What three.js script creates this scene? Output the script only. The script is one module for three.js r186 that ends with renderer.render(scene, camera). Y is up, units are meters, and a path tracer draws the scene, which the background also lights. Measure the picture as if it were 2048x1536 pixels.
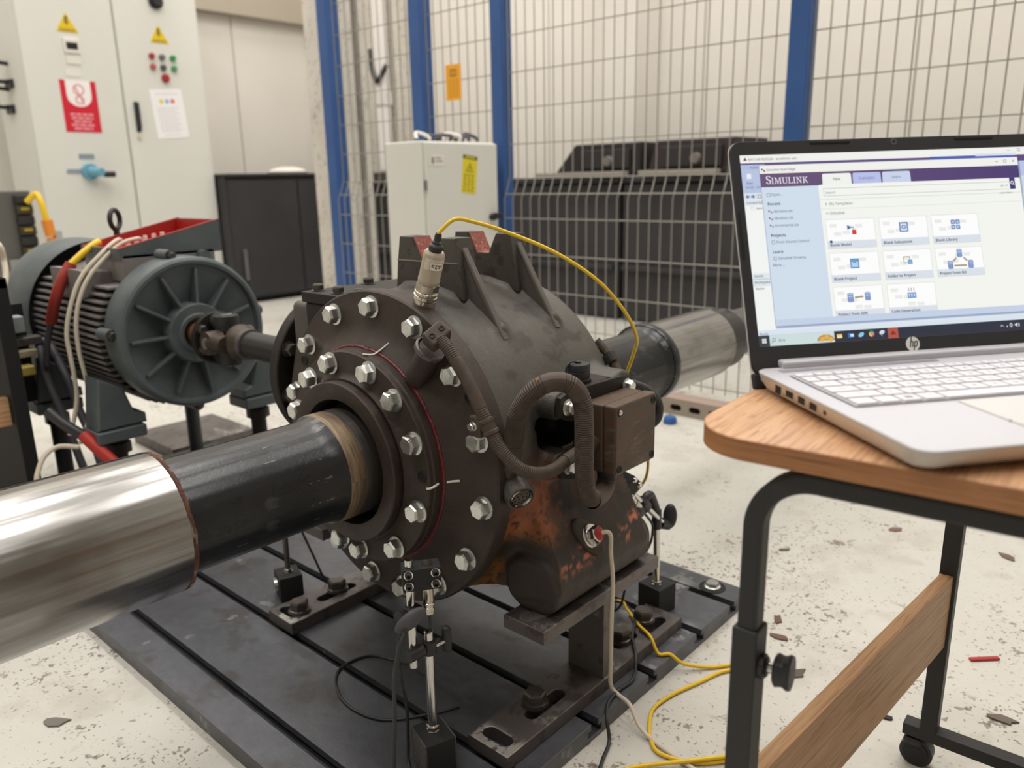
import * as THREE from 'three';
import { RoundedBoxGeometry } from 'three/addons/geometries/RoundedBoxGeometry.js';
import { RectAreaLightUniformsLib } from 'three/addons/lights/RectAreaLightUniformsLib.js';
import { mergeGeometries, mergeVertices, toCreasedNormals } from 'three/addons/utils/BufferGeometryUtils.js';

// ---------------------------------------------------------------- camera, renderer, light
const scene = new THREE.Scene();
scene.background = new THREE.Color(0x22211f);
const renderer = new THREE.WebGLRenderer();
renderer.toneMapping = THREE.LinearToneMapping;
renderer.toneMappingExposure = 0.8;
renderer.shadowMap.enabled = true;
RectAreaLightUniformsLib.init();

const FOCAL = 1578;
const camera = new THREE.PerspectiveCamera(THREE.MathUtils.radToDeg(2 * Math.atan(768 / FOCAL)), 2048 / 1536, 0.05, 60);
{
  const yaw = 48.0 * Math.PI / 180, pit = 14.45 * Math.PI / 180, rol = -1.13 * Math.PI / 180;
  const f = new THREE.Vector3(Math.sin(yaw) * Math.cos(pit), -Math.sin(pit), -Math.cos(yaw) * Math.cos(pit));
  const r0 = new THREE.Vector3(Math.cos(yaw), 0, Math.sin(yaw)), u0 = new THREE.Vector3().crossVectors(r0, f);
  const r = r0.clone().multiplyScalar(Math.cos(rol)).addScaledVector(u0, Math.sin(rol));
  const u = u0.clone().multiplyScalar(Math.cos(rol)).addScaledVector(r0, -Math.sin(rol));
  camera.position.set(0, 0.822, 0);
  camera.quaternion.setFromRotationMatrix(new THREE.Matrix4().makeBasis(r, u, f.clone().negate()));
  camera.focus = 1.0;
  camera.userData.fStop = 4.6;
}

const ROOM = { x0: -3.6, x1: 4.5, z0: -6.0, z1: 4.6, h: 5.2 };
// ceiling luminaires: [x, z, width along x, length along z]
const LAMPS = [
  [0.4, -5.0, 0.34, 1.5], [2.2, -5.0, 0.34, 1.5], [3.8, -5.0, 0.34, 1.5],
  [0.4, -2.6, 0.34, 1.6], [2.2, -2.6, 0.34, 1.6], [3.8, -2.6, 0.34, 1.6],
  [0.4, -0.2, 0.34, 1.6], [2.2, -0.2, 0.34, 1.6], [3.8, -0.2, 0.34, 1.6],
  [2.2, 2.4, 0.34, 1.6], [-1.6, -3.0, 0.34, 1.6], [-1.6, -0.6, 0.34, 1.6],  // the left pair is added to brighten the floor mirrored in the bolts
];
const LAMP_POWER = 22, LAMP_COLOR = 0xfffaf4;
const SCREEN_GLOW = 1.2;

// ---------------------------------------------------------------- helpers
const V = (x, y, z) => new THREE.Vector3(x, y, z);
const used = new Map();
function numbered(name) {
  const n = used.get(name) || 0; used.set(name, n + 1);
  return n ? name + '_' + String(n).padStart(3, '0') : name;
}
const origin = new WeakMap();
function shade(m) { m.castShadow = true; m.receiveShadow = true; return m; }
function thing(name, label, category, pos = [0, 0, 0], group) {
  const o = new THREE.Group(); o.name = numbered(name); scene.add(o);
  o.position.set(...pos); o.userData = { label, category };
  if (group) o.userData.group = group;
  origin.set(o, V(...pos));
  return o;
}
// geometry given in world coordinates, hung under a parent that stands at its own origin
function part(name, geo, mat, parent, label) {
  const o = origin.get(parent), g = Array.isArray(geo) ? merge(geo) : geo;
  if (o && (o.x || o.y || o.z)) g.translate(-o.x, -o.y, -o.z);
  const m = shade(new THREE.Mesh(g, mat)); m.name = name; parent.add(m);
  if (label) m.userData.label = label;
  origin.set(m, o || V(0, 0, 0));
  return m;
}
// shared geometry placed at a world point with a rotation
function put(name, geo, mat, parent, pos, quat, label) {
  const o = origin.get(parent) || V(0, 0, 0);
  const m = shade(new THREE.Mesh(geo, mat)); m.name = name; parent.add(m);
  m.position.set(pos[0] - o.x, pos[1] - o.y, pos[2] - o.z);
  if (quat) m.quaternion.copy(quat);
  if (label) m.userData.label = label;
  return m;
}
// a thing that is one mesh
function single(name, geo, mat, label, category, group, pos = [0, 0, 0]) {
  const g = Array.isArray(geo) ? merge(geo) : geo;
  g.translate(-pos[0], -pos[1], -pos[2]);
  const m = shade(new THREE.Mesh(g, mat)); m.name = numbered(name); m.position.set(...pos); scene.add(m);
  m.userData = { label, category }; if (group) m.userData.group = group;
  origin.set(m, V(...pos));
  return m;
}
function struct(name, geo, mat, parent = scene) {
  const m = shade(new THREE.Mesh(Array.isArray(geo) ? merge(geo) : geo, mat)); m.name = parent === scene ? numbered(name) : name; parent.add(m);
  if (parent === scene) m.userData.kind = 'structure';
  origin.set(m, V(0, 0, 0));
  return m;
}
function clean(g) {
  g = g.index ? g.toNonIndexed() : g;
  for (const k of Object.keys(g.attributes)) if (!['position', 'normal', 'uv'].includes(k)) g.deleteAttribute(k);
  if (!g.attributes.uv) g.setAttribute('uv', new THREE.BufferAttribute(new Float32Array(g.attributes.position.count * 2), 2));
  return g;
}
function merge(list) { return list.length === 1 ? clean(list[0]) : mergeGeometries(list.map(clean), false); }
// uv in metres by the dominant axis of the face
function boxUV(g, s = 1) {
  g = clean(g); const p = g.attributes.position, n = g.attributes.normal, uv = g.attributes.uv;
  for (let i = 0; i < p.count; i += 3) {
    let ax = 0, ay = 0, az = 0;
    for (let k = 0; k < 3; k++) { ax += Math.abs(n.getX(i + k)); ay += Math.abs(n.getY(i + k)); az += Math.abs(n.getZ(i + k)); }
    for (let k = 0; k < 3; k++) {
      const x = p.getX(i + k), y = p.getY(i + k), z = p.getZ(i + k);
      if (ax >= ay && ax >= az) uv.setXY(i + k, z * s, y * s); else if (ay >= az) uv.setXY(i + k, x * s, z * s); else uv.setXY(i + k, x * s, y * s);
    }
  }
  return g;
}
function box(x0, x1, y0, y1, z0, z1, r = 0, seg = 2) {
  const w = x1 - x0, h = y1 - y0, d = z1 - z0;
  const g = r > 0 ? new RoundedBoxGeometry(w, h, d, seg, Math.min(r, w / 2.01, h / 2.01, d / 2.01)) : new THREE.BoxGeometry(w, h, d);
  g.translate((x0 + x1) / 2, (y0 + y1) / 2, (z0 + z1) / 2);
  return boxUV(g);
}
const quatTo = (dir, from = V(0, 1, 0)) => new THREE.Quaternion().setFromUnitVectors(from, dir.clone().normalize());
// cylinder between two points
function rod(a, b, r0, r1 = r0, seg = 20, open = false) {
  const A = V(...a), B = V(...b), d = B.clone().sub(A), L = d.length();
  const g = new THREE.CylinderGeometry(r1, r0, L, seg, 1, open);
  scaleUV(g, 2 * Math.PI * r0, L);
  g.applyQuaternion(quatTo(d)); g.translate((A.x + B.x) / 2, (A.y + B.y) / 2, (A.z + B.z) / 2);
  return g;
}
function scaleUV(g, u, v) { const a = g.attributes.uv; for (let i = 0; i < a.count; i++) a.setXY(i, a.getX(i) * u, a.getY(i) * v); return g; }
// lathe about an axis starting at point a in direction dir: profile [[r, along], ...]; breaks the normals at sharp profile edges
function turned(a, dir, prof, seg = 64) {
  const g0 = new THREE.LatheGeometry(prof.map(([r, t]) => new THREE.Vector2(Math.max(r, 1e-5), t)), seg);
  const uv = g0.attributes.uv, p = g0.attributes.position; const R = Math.max(...prof.map((q) => q[0]));
  for (let i = 0; i < p.count; i++) uv.setXY(i, uv.getX(i) * 2 * Math.PI * R, p.getY(i) + Math.hypot(p.getX(i), p.getZ(i)));
  let g = toCreasedNormals(g0, 0.6);
  g.applyQuaternion(quatTo(V(...dir))); g.translate(...a);
  return g;
}
function curve(pts, closed = false, tension = 0.5) { return new THREE.CatmullRomCurve3(pts.map((p) => V(...p)), closed, 'catmullrom', tension); }
function tube(pts, r, n = 80, m = 10) { const g = new THREE.TubeGeometry(curve(pts), n, r, m, false); scaleUV(g, 1, 2 * Math.PI * r); return g; }
// tube with a radius that follows rFn(arc length)
function tubeVar(pts, rFn, step = 0.0011, m = 16) {
  const c = curve(pts); c.arcLengthDivisions = 400; const L = c.getLength(), n = Math.ceil(L / step);
  const fr = c.computeFrenetFrames(n, false), pos = [], idx = [], uv = [];
  for (let i = 0; i <= n; i++) {
    const P = c.getPointAt(i / n), r = rFn(i / n * L, L);
    for (let j = 0; j <= m; j++) {
      const a = j / m * Math.PI * 2, N = fr.normals[i], B = fr.binormals[i], s = Math.sin(a), q = Math.cos(a);
      pos.push(P.x + r * (q * N.x + s * B.x), P.y + r * (q * N.y + s * B.y), P.z + r * (q * N.z + s * B.z)); uv.push(i / n * L, a * r);
    }
  }
  for (let i = 0; i < n; i++) for (let j = 0; j < m; j++) { const a = i * (m + 1) + j, b = a + m + 1; idx.push(a, a + 1, b, b, a + 1, b + 1); }
  const g = new THREE.BufferGeometry(); g.setAttribute('position', new THREE.Float32BufferAttribute(pos, 3)); g.setAttribute('uv', new THREE.Float32BufferAttribute(uv, 2)); g.setIndex(idx); g.computeVertexNormals();
  return g;
}
function poly(pts, holes = []) {
  const s = new THREE.Shape(pts.map(([x, y]) => new THREE.Vector2(x, y)));
  for (const h of holes) s.holes.push(h instanceof THREE.Path ? h : new THREE.Path(h.map(([x, y]) => new THREE.Vector2(x, y))));
  return s;
}
function extrude(shape, depth, bevel = 0, seg = 1, curveSegments = 12) {
  return new THREE.ExtrudeGeometry(shape, { depth: depth - 2 * bevel, bevelEnabled: bevel > 0, bevelSize: bevel, bevelThickness: bevel, bevelOffset: -bevel, bevelSegments: seg, curveSegments }).translate(0, 0, bevel);
}
function slotPath(cx, cy, len, r, ang = 0) { // rounded slot as a hole
  const p = new THREE.Path(), c = Math.cos(ang), s = Math.sin(ang), h = len / 2 - r;
  p.absarc(cx + c * h, cy + s * h, r, ang - Math.PI / 2, ang + Math.PI / 2, false);
  p.absarc(cx - c * h, cy - s * h, r, ang + Math.PI / 2, ang + Math.PI * 1.5, false); p.closePath();
  return p;
}
function roundRect(x0, y0, x1, y1, r) {
  const s = new THREE.Shape(); s.moveTo(x0 + r, y0); s.lineTo(x1 - r, y0); s.absarc(x1 - r, y0 + r, r, -Math.PI / 2, 0); s.lineTo(x1, y1 - r); s.absarc(x1 - r, y1 - r, r, 0, Math.PI / 2);
  s.lineTo(x0 + r, y1); s.absarc(x0 + r, y1 - r, r, Math.PI / 2, Math.PI); s.lineTo(x0, y0 + r); s.absarc(x0 + r, y0 + r, r, Math.PI, Math.PI * 1.5); return s;
}
// hexagon head (axis +y, from y = 0): washer plate, prism with a chamfered top, slightly dished face
function hexHead(af, h, washerR = 0, washerH = 0) {
  const R = af / Math.sqrt(3), L = [];
  if (washerR) L.push(turned([0, 0, 0], [0, 1, 0], [[0, 0], [washerR, 0], [washerR, washerH * 0.7], [washerR - washerH * 0.5, washerH], [0, washerH]], 32));
  const hs = []; for (let i = 0; i < 6; i++) hs.push([R * Math.cos(i * Math.PI / 3), R * Math.sin(i * Math.PI / 3)]);
  const e = new THREE.ExtrudeGeometry(poly(hs), { depth: h - washerH - h * 0.16, bevelEnabled: true, bevelThickness: h * 0.16, bevelSize: af * 0.06, bevelOffset: -af * 0.06, bevelSegments: 1 });
  e.rotateX(-Math.PI / 2); e.translate(0, washerH, 0); L.push(e);
  L.push(turned([0, h, 0], [0, 1, 0], [[af * 0.44, -0.0004], [af * 0.42, 0.0005], [af * 0.36, 0.0002], [0, 0.0002]], 28));
  return merge(L);
}
// random numbers and tileable noise
function rng(seed) { let a = seed >>> 0; return () => { a = (a + 0x6D2B79F5) >>> 0; let t = a; t = Math.imul(t ^ (t >>> 15), t | 1); t ^= t + Math.imul(t ^ (t >>> 7), t | 61); return ((t ^ (t >>> 14)) >>> 0) / 4294967296; }; }
function lattice(seed, n) { const r = rng(seed), a = new Float32Array(n * n); for (let i = 0; i < a.length; i++) a[i] = r(); return a; }
const sm = (t) => t * t * (3 - 2 * t);
const LAT = [11, 23, 37, 51, 67, 83, 97, 109].map((s) => lattice(s, 256));
function vnoise(u, v, px, py, k = 0) { // periods px, py (lattice cells)
  const x0 = Math.floor(u), y0 = Math.floor(v), fx = sm(u - x0), fy = sm(v - y0), L = LAT[k & 7];
  const X = ((x0 % px) + px) % px, Y = ((y0 % py) + py) % py, X1 = (X + 1) % px, Y1 = (Y + 1) % py;
  const a = L[Y * 256 + X], b = L[Y * 256 + X1], c = L[Y1 * 256 + X], d = L[Y1 * 256 + X1];
  return a + (b - a) * fx + (c - a) * fy + (a - b - c + d) * fx * fy;
}
function fbm(u, v, px, py, oct = 4, k = 0) { let s = 0, w = 0.5, t = 0; for (let i = 0; i < oct; i++) { s += w * vnoise(u * px, v * py, px, py, k + i); t += w; w *= 0.55; px = Math.min(px * 2, 256); py = Math.min(py * 2, 256); } return s / t; }
const H3 = (x, y, z) => { let h = Math.imul(x, 374761393) ^ Math.imul(y, 668265263) ^ Math.imul(z, 1274126177); h = Math.imul(h ^ (h >>> 13), 1103515245); return ((h ^ (h >>> 16)) >>> 0) / 4294967296; };
function n3(x, y, z) {
  const a = Math.floor(x), b = Math.floor(y), c = Math.floor(z), u = sm(x - a), v = sm(y - b), w = sm(z - c); let s = 0;
  for (let i = 0; i < 8; i++) { const p = i & 1, q = (i >> 1) & 1, r = i >> 2; s += H3(a + p, b + q, c + r) * (p ? u : 1 - u) * (q ? v : 1 - v) * (r ? w : 1 - w); }
  return s;
}
function f3(x, y, z, s, o = 4) { let t = 0, w = 0.5, W = 0; for (let i = 0; i < o; i++) { t += w * n3(x * s + i * 7.1, y * s + i * 3.7, z * s - i * 5.3); W += w; w *= 0.55; s *= 2.03; } return t / W; }
const clamp = (x, a = 0, b = 1) => Math.min(b, Math.max(a, x));
const step = (a, b, x) => sm(clamp((x - a) / (b - a)));
const hex = (h) => [(h >> 16) & 255, (h >> 8) & 255, h & 255];
const mixc = (a, b, t) => [a[0] + (b[0] - a[0]) * t, a[1] + (b[1] - a[1]) * t, a[2] + (b[2] - a[2]) * t];
// fn(u, v) -> [r, g, b] in sRGB 0..255; size in metres
function colorTex(n, fn, mx, my = mx, m = n) {
  const d = new Uint8Array(n * m * 4);
  for (let j = 0; j < m; j++) for (let i = 0; i < n; i++) { const c = fn(i / n, j / m), o = (j * n + i) * 4; d[o] = clamp(c[0], 0, 255); d[o + 1] = clamp(c[1], 0, 255); d[o + 2] = clamp(c[2], 0, 255); d[o + 3] = 255; }
  const t = new THREE.DataTexture(d, n, m); t.colorSpace = THREE.SRGBColorSpace; return finish(t, mx, my);
}
function grayTex(n, fn, mx, my = mx, m = n) {
  const d = new Uint8Array(n * m * 4);
  for (let j = 0; j < m; j++) for (let i = 0; i < n; i++) { const c = clamp(fn(i / n, j / m)) * 255, o = (j * n + i) * 4; d[o] = d[o + 1] = d[o + 2] = c; d[o + 3] = 255; }
  return finish(new THREE.DataTexture(d, n, m), mx, my);
}
function finish(t, mx, my) { t.wrapS = t.wrapT = THREE.RepeatWrapping; t.magFilter = THREE.LinearFilter; t.minFilter = THREE.LinearMipmapLinearFilter; t.generateMipmaps = true; t.repeat.set(1 / mx, 1 / my); t.needsUpdate = true; return t; }
function canvasTex(w, h, draw) { const c = document.createElement('canvas'); c.width = w; c.height = h; draw(c.getContext('2d'), w, h); const t = new THREE.CanvasTexture(c); t.colorSpace = THREE.SRGBColorSpace; t.magFilter = THREE.LinearFilter; t.needsUpdate = true; return t; }
// a thin printed plate: box with the print on one face. Right and up vectors are given
function printed(name, tex, c, right, up, w, h, t, parent, spec = {}) {
  const R = V(...right).normalize(), U = V(...up).normalize(), N = new THREE.Vector3().crossVectors(R, U);
  const g = new THREE.BoxGeometry(w, h, t); // front face keeps 0..1 uv
  g.applyMatrix4(new THREE.Matrix4().makeBasis(R, U, N)); g.translate(c[0] + N.x * t / 2, c[1] + N.y * t / 2, c[2] + N.z * t / 2);
  const edge = new THREE.MeshStandardMaterial({ color: spec.edge ?? 0xdddddd, roughness: 0.7 });
  const face = new THREE.MeshStandardMaterial({ map: tex, roughness: spec.rough ?? 0.55 });
  const mats = [edge, edge, edge, edge, face, edge];
  if (parent) { const o = origin.get(parent); g.translate(-o.x, -o.y, -o.z); const m = shade(new THREE.Mesh(g, mats)); m.name = name; parent.add(m); return m; }
  g.translate(-c[0], -c[1], -c[2]);
  const m = shade(new THREE.Mesh(g, mats)); m.name = numbered(name); m.position.set(...c); scene.add(m); return m;
}

// ---------------------------------------------------------------- materials
const std = (o) => new THREE.MeshStandardMaterial(o);
const fineBump = grayTex(512, (u, v) => 0.6 * fbm(u, v, 64, 64, 3, 1) + 0.4 * fbm(u, v, 8, 8, 4, 3), 0.12);
const castTex = colorTex(512, (u, v) => {
  const a = fbm(u, v, 5, 5, 5, 0), b = fbm(u, v, 40, 40, 3, 4), c = fbm(u, v, 9, 9, 4, 5);
  let q = mixc([50, 41, 36], [64, 53, 46], a); q = mixc(q, [40, 32, 27], step(0.55, 0.8, c) * 0.6); const k = 0.93 + 0.14 * b; return [q[0] * k, q[1] * k, q[2] * k];
}, 0.22);
const smudge = grayTex(512, (u, v) => 0.34 + 0.42 * fbm(u, v, 6, 6, 5, 2), 0.3);
const M = {};
M.castFlange = std({ map: castTex, roughness: 0.55, metalness: 0.15, bumpMap: fineBump, bumpScale: 0.0004 });
M.castDark = std({ color: 0x8f857c, map: castTex, roughness: 0.6, metalness: 0.15, bumpMap: fineBump, bumpScale: 0.0005 });
M.housing = std({ vertexColors: true, roughness: 0.5, metalness: 0.12, bumpMap: fineBump, bumpScale: 0.0006, roughnessMap: grayTex(256, (u, v) => 0.72 + 0.28 * fbm(u, v, 12, 12, 4, 6), 0.2) });
M.housing.roughness = 0.62;
const plateTex = colorTex(1024, (u, v) => {
  const a = fbm(u, v, 4, 4, 5, 0), b = fbm(u, v, 90, 90, 2, 3), c = fbm(u, v, 14, 14, 5, 5), d = fbm(u, v, 30, 30, 4, 6);
  let q = mixc([84, 86, 91], [106, 108, 114], a); q = mixc(q, [66, 60, 58], step(0.58, 0.75, c) * 0.45); q = mixc(q, [176, 176, 178], step(0.71, 0.80, d) * step(0.52, 0.62, a) * 0.5);
  const wx = 0.45 + u * 0.92, wz = v < 0.5 ? -1.22 + v * 1.22 : -2.44 + v * 1.22;   // where on the plate: grinding scuffs beside the near pedestal
  const sc = step(0.05, 0.012, Math.abs(wz + 0.728 - 0.014 * (fbm(u, v, 20, 20, 3, 1) - 0.5))) * step(0.62, 0.68, wx) * step(0.90, 0.80, wx) + step(0.05, 0.01, Math.hypot(wx - 0.668, wz + 0.63));
  q = mixc(q, [178, 176, 172], clamp(sc) * step(0.44, 0.6, fbm(u, v, 50, 60, 4, 4)) * 0.8);
  const k = 0.94 + 0.12 * b; return [q[0] * k, q[1] * k, q[2] * k];
}, 0.92, 1.22, 1024);
M.plate = std({ map: plateTex, roughness: 0.46, metalness: 0.55, roughnessMap: grayTex(512, (u, v) => 0.75 + 0.35 * fbm(u, v, 10, 10, 5, 2), 0.6), bumpMap: fineBump, bumpScale: 0.0002 });
const bareTex = colorTex(1024, (u, v) => {
  const a = fbm(u, v, 5, 5, 5, 1), c = fbm(u, v, 22, 22, 5, 4), d = fbm(u, v, 60, 60, 3, 2);
  let q = mixc([92, 87, 86], [120, 115, 113], a); q = mixc(q, [70, 62, 60], step(0.56, 0.7, c) * 0.5); q = mixc(q, [205, 203, 200], step(0.66, 0.78, fbm(u, v, 7, 7, 5, 6)) * step(0.4, 0.62, d) * 0.55);
  const end = step(0.45, 0.40, u) * step(0.33, 0.355, u) * step(0.57, 0.6, v) * step(0.76, 0.73, v);   // ground bright at the slotted end of the pedestal
  q = mixc(q, [204, 201, 196], end * step(0.5, 0.62, 0.5 * fbm(u, v, 16, 16, 4, 2) + 0.5 * d + 0.16 * step(0.69, 0.735, v)) * 0.8); return q;
}, 0.5);
M.bracket = std({ map: bareTex, roughness: 0.42, metalness: 0.6, bumpMap: fineBump, bumpScale: 0.0003 });
const brushTex = colorTex(512, (u, v) => {  // u round the bar, v along it
  const s = fbm(u, v, 60, 3, 4, 1), a = fbm(u, v, 6, 3, 4, 3), l = fbm(u, v, 160, 6, 2, 5);
  let q = mixc([128, 127, 126], [184, 183, 182], 0.55 * s + 0.45 * l); q = mixc(q, [112, 104, 98], step(0.5, 0.7, a) * 0.5); return q;
}, 0.559, 0.5);
M.silver = std({ map: brushTex, metalness: 1, roughness: 0.24, roughnessMap: grayTex(512, (u, v) => 0.7 + 0.45 * fbm(u, v, 70, 4, 4, 2), 0.559, 0.5), bumpMap: grayTex(512, (u, v) => fbm(u, v, 180, 4, 3, 2), 0.559, 0.6), bumpScale: 0.00012 });
const blackTex = colorTex(1024, (u, v) => {
  const a = fbm(u, v, 6, 6, 5, 1), b = fbm(u, v, 18, 8, 5, 3), c = fbm(u, v, 120, 40, 2, 5);
  let q = mixc([27, 29, 32], [42, 44, 48], a); q = mixc(q, [92, 94, 98], step(0.64, 0.8, b) * 0.4); q = mixc(q, [150, 150, 150], step(0.80, 0.86, fbm(u, v, 90, 12, 3, 6)) * 0.6); const k = 0.93 + 0.14 * c; return [q[0] * k, q[1] * k, q[2] * k];
}, 0.47, 0.3);
M.shaft = std({ map: blackTex, roughness: 0.27, metalness: 0.2, roughnessMap: grayTex(512, (u, v) => 0.75 + 0.5 * fbm(u, v, 8, 8, 5, 2), 0.47, 0.3), bumpMap: fineBump, bumpScale: 0.00015 });
M.journal = std({ map: colorTex(256, (u, v) => { const t = fbm(u, v, 5, 40, 4, 2); return mixc([58, 56, 55], [98, 94, 90], t); }, 0.5, 0.08), roughness: 0.35, metalness: 0.5 });
M.castGrey = std({ map: colorTex(512, (u, v) => { const a = fbm(u, v, 5, 5, 5, 0), c = fbm(u, v, 12, 12, 4, 5); let q = mixc([66, 63, 58], [86, 83, 77], a); return mixc(q, [52, 43, 36], step(0.5, 0.7, c) * 0.7); }, 0.2), roughness: 0.48, metalness: 0.15, bumpMap: fineBump, bumpScale: 0.0004 });
M.legPaint = std({ map: colorTex(256, (u, v) => { const a = fbm(u, v, 5, 5, 5, 0); return mixc([50, 43, 38], [68, 59, 52], a); }, 0.2), roughness: 0.55, bumpMap: fineBump, bumpScale: 0.0005 });
M.tan = std({ color: 0xb5a48f, map: colorTex(256, (u, v) => { const t = fbm(u, v, 9, 24, 5, 2); return mixc([120, 108, 96], [235, 228, 216], t); }, 0.3, 0.06), roughness: 0.5, metalness: 0.35 });
M.rustEdge = std({ map: colorTex(256, (u, v) => { const t = fbm(u, v, 60, 10, 4, 2), s = fbm(u, v, 24, 6, 4, 5); return mixc(mixc([58, 42, 36], [116, 70, 52], t), [150, 140, 132], step(0.58, 0.68, s) * 0.8); }, 0.56, 0.05), roughness: 0.8, metalness: 0.2, bumpMap: fineBump, bumpScale: 0.0012 });
M.zinc = std({ map: colorTex(256, (u, v) => { const t = fbm(u, v, 12, 12, 4, 2); return mixc([190, 193, 190], [230, 232, 229], t); }, 0.03), metalness: 0.92, roughness: 0.3 });
M.darkBolt = std({ color: 0x5b5753, metalness: 0.8, roughness: 0.4 });
M.chrome = std({ color: 0xd2d1ce, metalness: 1, roughness: 0.14 });
M.nickel = std({ color: 0xc2bbb0, metalness: 1, roughness: 0.22 });
M.rack = std({ color: 0x131314, roughness: 0.8 });
M.blackPlastic = std({ color: 0x26262a, roughness: 0.45 });
M.blackMatte = std({ color: 0x1d1d1e, roughness: 0.62, bumpMap: fineBump, bumpScale: 0.0002 });
M.blackSteel = std({ color: 0x2a2a2b, roughness: 0.55, metalness: 0.1, bumpMap: fineBump, bumpScale: 0.00015 });
M.rubber = std({ color: 0x232325, roughness: 0.7 });
M.hose = std({ map: colorTex(256, (u, v) => { const t = fbm(u, v, 8, 8, 4, 2); return mixc([60, 50, 43], [86, 73, 62], t); }, 0.08), roughness: 0.62 });
M.redPaint = std({ map: colorTex(256, (u, v) => { const t = fbm(u, v, 8, 8, 5, 2), s = fbm(u, v, 20, 20, 4, 5); return mixc(mixc([128, 62, 52], [156, 88, 78], t), [196, 170, 160], step(0.6, 0.7, s) * 0.7); }, 0.06), roughness: 0.6 });
M.redSeal = std({ color: 0x6c1b20, roughness: 0.45, bumpMap: fineBump, bumpScale: 0.002 });
M.whiteMark = std({ color: 0xe9e6de, roughness: 0.8 });
M.blue = std({ color: 0x2f5a98, roughness: 0.5, map: colorTex(256, (u, v) => { const t = fbm(u, v, 4, 4, 4, 2); return mixc([214, 218, 226], [255, 255, 255], t); }, 0.6) });
M.wire = std({ color: 0x9d9a92, roughness: 0.5, metalness: 0.3 });
M.cabinet = std({ color: 0xdcdcd5, roughness: 0.5, bumpMap: fineBump, bumpScale: 0.0001 });
M.cabinetGap = std({ color: 0x8f8f8a, roughness: 0.7 });
M.wall = std({ map: colorTex(512, (u, v) => { const t = fbm(u, v, 4, 4, 5, 2); return mixc([228, 223, 214], [238, 234, 226], t); }, 2.0), roughness: 0.75 });
M.wallGap = std({ color: 0xb3aea4, roughness: 0.8 });
M.concrete = std({ map: colorTex(512, (u, v) => { const t = fbm(u, v, 5, 5, 5, 2), s = fbm(u, v, 60, 60, 2, 4); return mixc(mixc([198, 192, 182], [222, 217, 208], t), [150, 143, 134], step(0.7, 0.8, s) * 0.6); }, 1.0), roughness: 0.85, bumpMap: fineBump, bumpScale: 0.001 });
M.ceiling = std({ color: 0xd9d7d1, roughness: 0.9 });
M.blackBox = std({ color: 0x3a393b, roughness: 0.6, map: colorTex(256, (u, v) => { const t = fbm(u, v, 4, 4, 5, 2); return mixc([205, 205, 208], [255, 255, 255], t); }, 0.8) });
M.motor = std({ map: colorTex(256, (u, v) => { const t = fbm(u, v, 5, 5, 5, 2); return mixc([74, 83, 86], [94, 102, 105], t); }, 0.25), roughness: 0.5, metalness: 0.1 });
M.motorDusty = std({ map: colorTex(256, (u, v) => { const t = fbm(u, v, 5, 5, 5, 2); return mixc([112, 107, 106], [140, 134, 132], t); }, 0.25), roughness: 0.6 });
M.red = std({ color: 0xa8241f, roughness: 0.5 });
M.yellow = std({ color: 0xe8c22a, roughness: 0.4 });
M.white = std({ color: 0xe6e2da, roughness: 0.5 });
M.cream = std({ color: 0xcfc5b4, roughness: 0.5 });
M.orange = std({ color: 0xe08a2e, roughness: 0.5 });
M.grayCable = std({ color: 0x55535a, roughness: 0.5 });
M.cableBlack = std({ color: 0x2b2b2d, roughness: 0.42 });
M.laptop = std({ color: 0xc2c1c6, roughness: 0.42, metalness: 0.05 });
M.laptopSide = std({ color: 0xd0c6bb, roughness: 0.42, metalness: 0.1 });
M.bezel = std({ color: 0x2b2b2e, roughness: 0.5, bumpMap: fineBump, bumpScale: 0.00008 });
M.black = std({ color: 0x101011, roughness: 0.7 });
const woodTex = colorTex(1024, (u, v) => { // grain runs along u
  const w = fbm(u, v, 3, 14, 4, 1), g = fbm(u, v, 5, 200, 3, 3), f = fbm(u, v, 24, 250, 2, 5), rings = 0.5 + 0.5 * Math.sin((v * 46 + w * 9) * 2);
  let q = mixc([190, 144, 106], [210, 170, 130], 0.5 * rings + 0.5 * w); q = mixc(q, [162, 114, 80], step(0.5, 0.76, g) * 0.55); q = mixc(q, [136, 92, 62], step(0.64, 0.8, f) * 0.4); return q;
}, 0.5, 0.3);
M.wood = std({ map: woodTex, roughness: 0.5, bumpMap: grayTex(512, (u, v) => fbm(u, v, 6, 200, 3, 3), 0.5, 0.3), bumpScale: 0.0002 });
const edgeTex = colorTex(512, (u, v) => { const g = fbm(u, v, 4, 60, 3, 3), f = fbm(u, v, 14, 120, 3, 5), w = fbm(u, v, 3, 8, 3, 1); let q = mixc([158, 106, 66], [184, 132, 88], w); q = mixc(q, [112, 68, 40], step(0.5, 0.78, g) * 0.6); return mixc(q, [96, 58, 34], step(0.64, 0.78, f) * 0.5); }, 0.4, 0.08);
M.woodEdge = std({ map: edgeTex, roughness: 0.5 });
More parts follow.
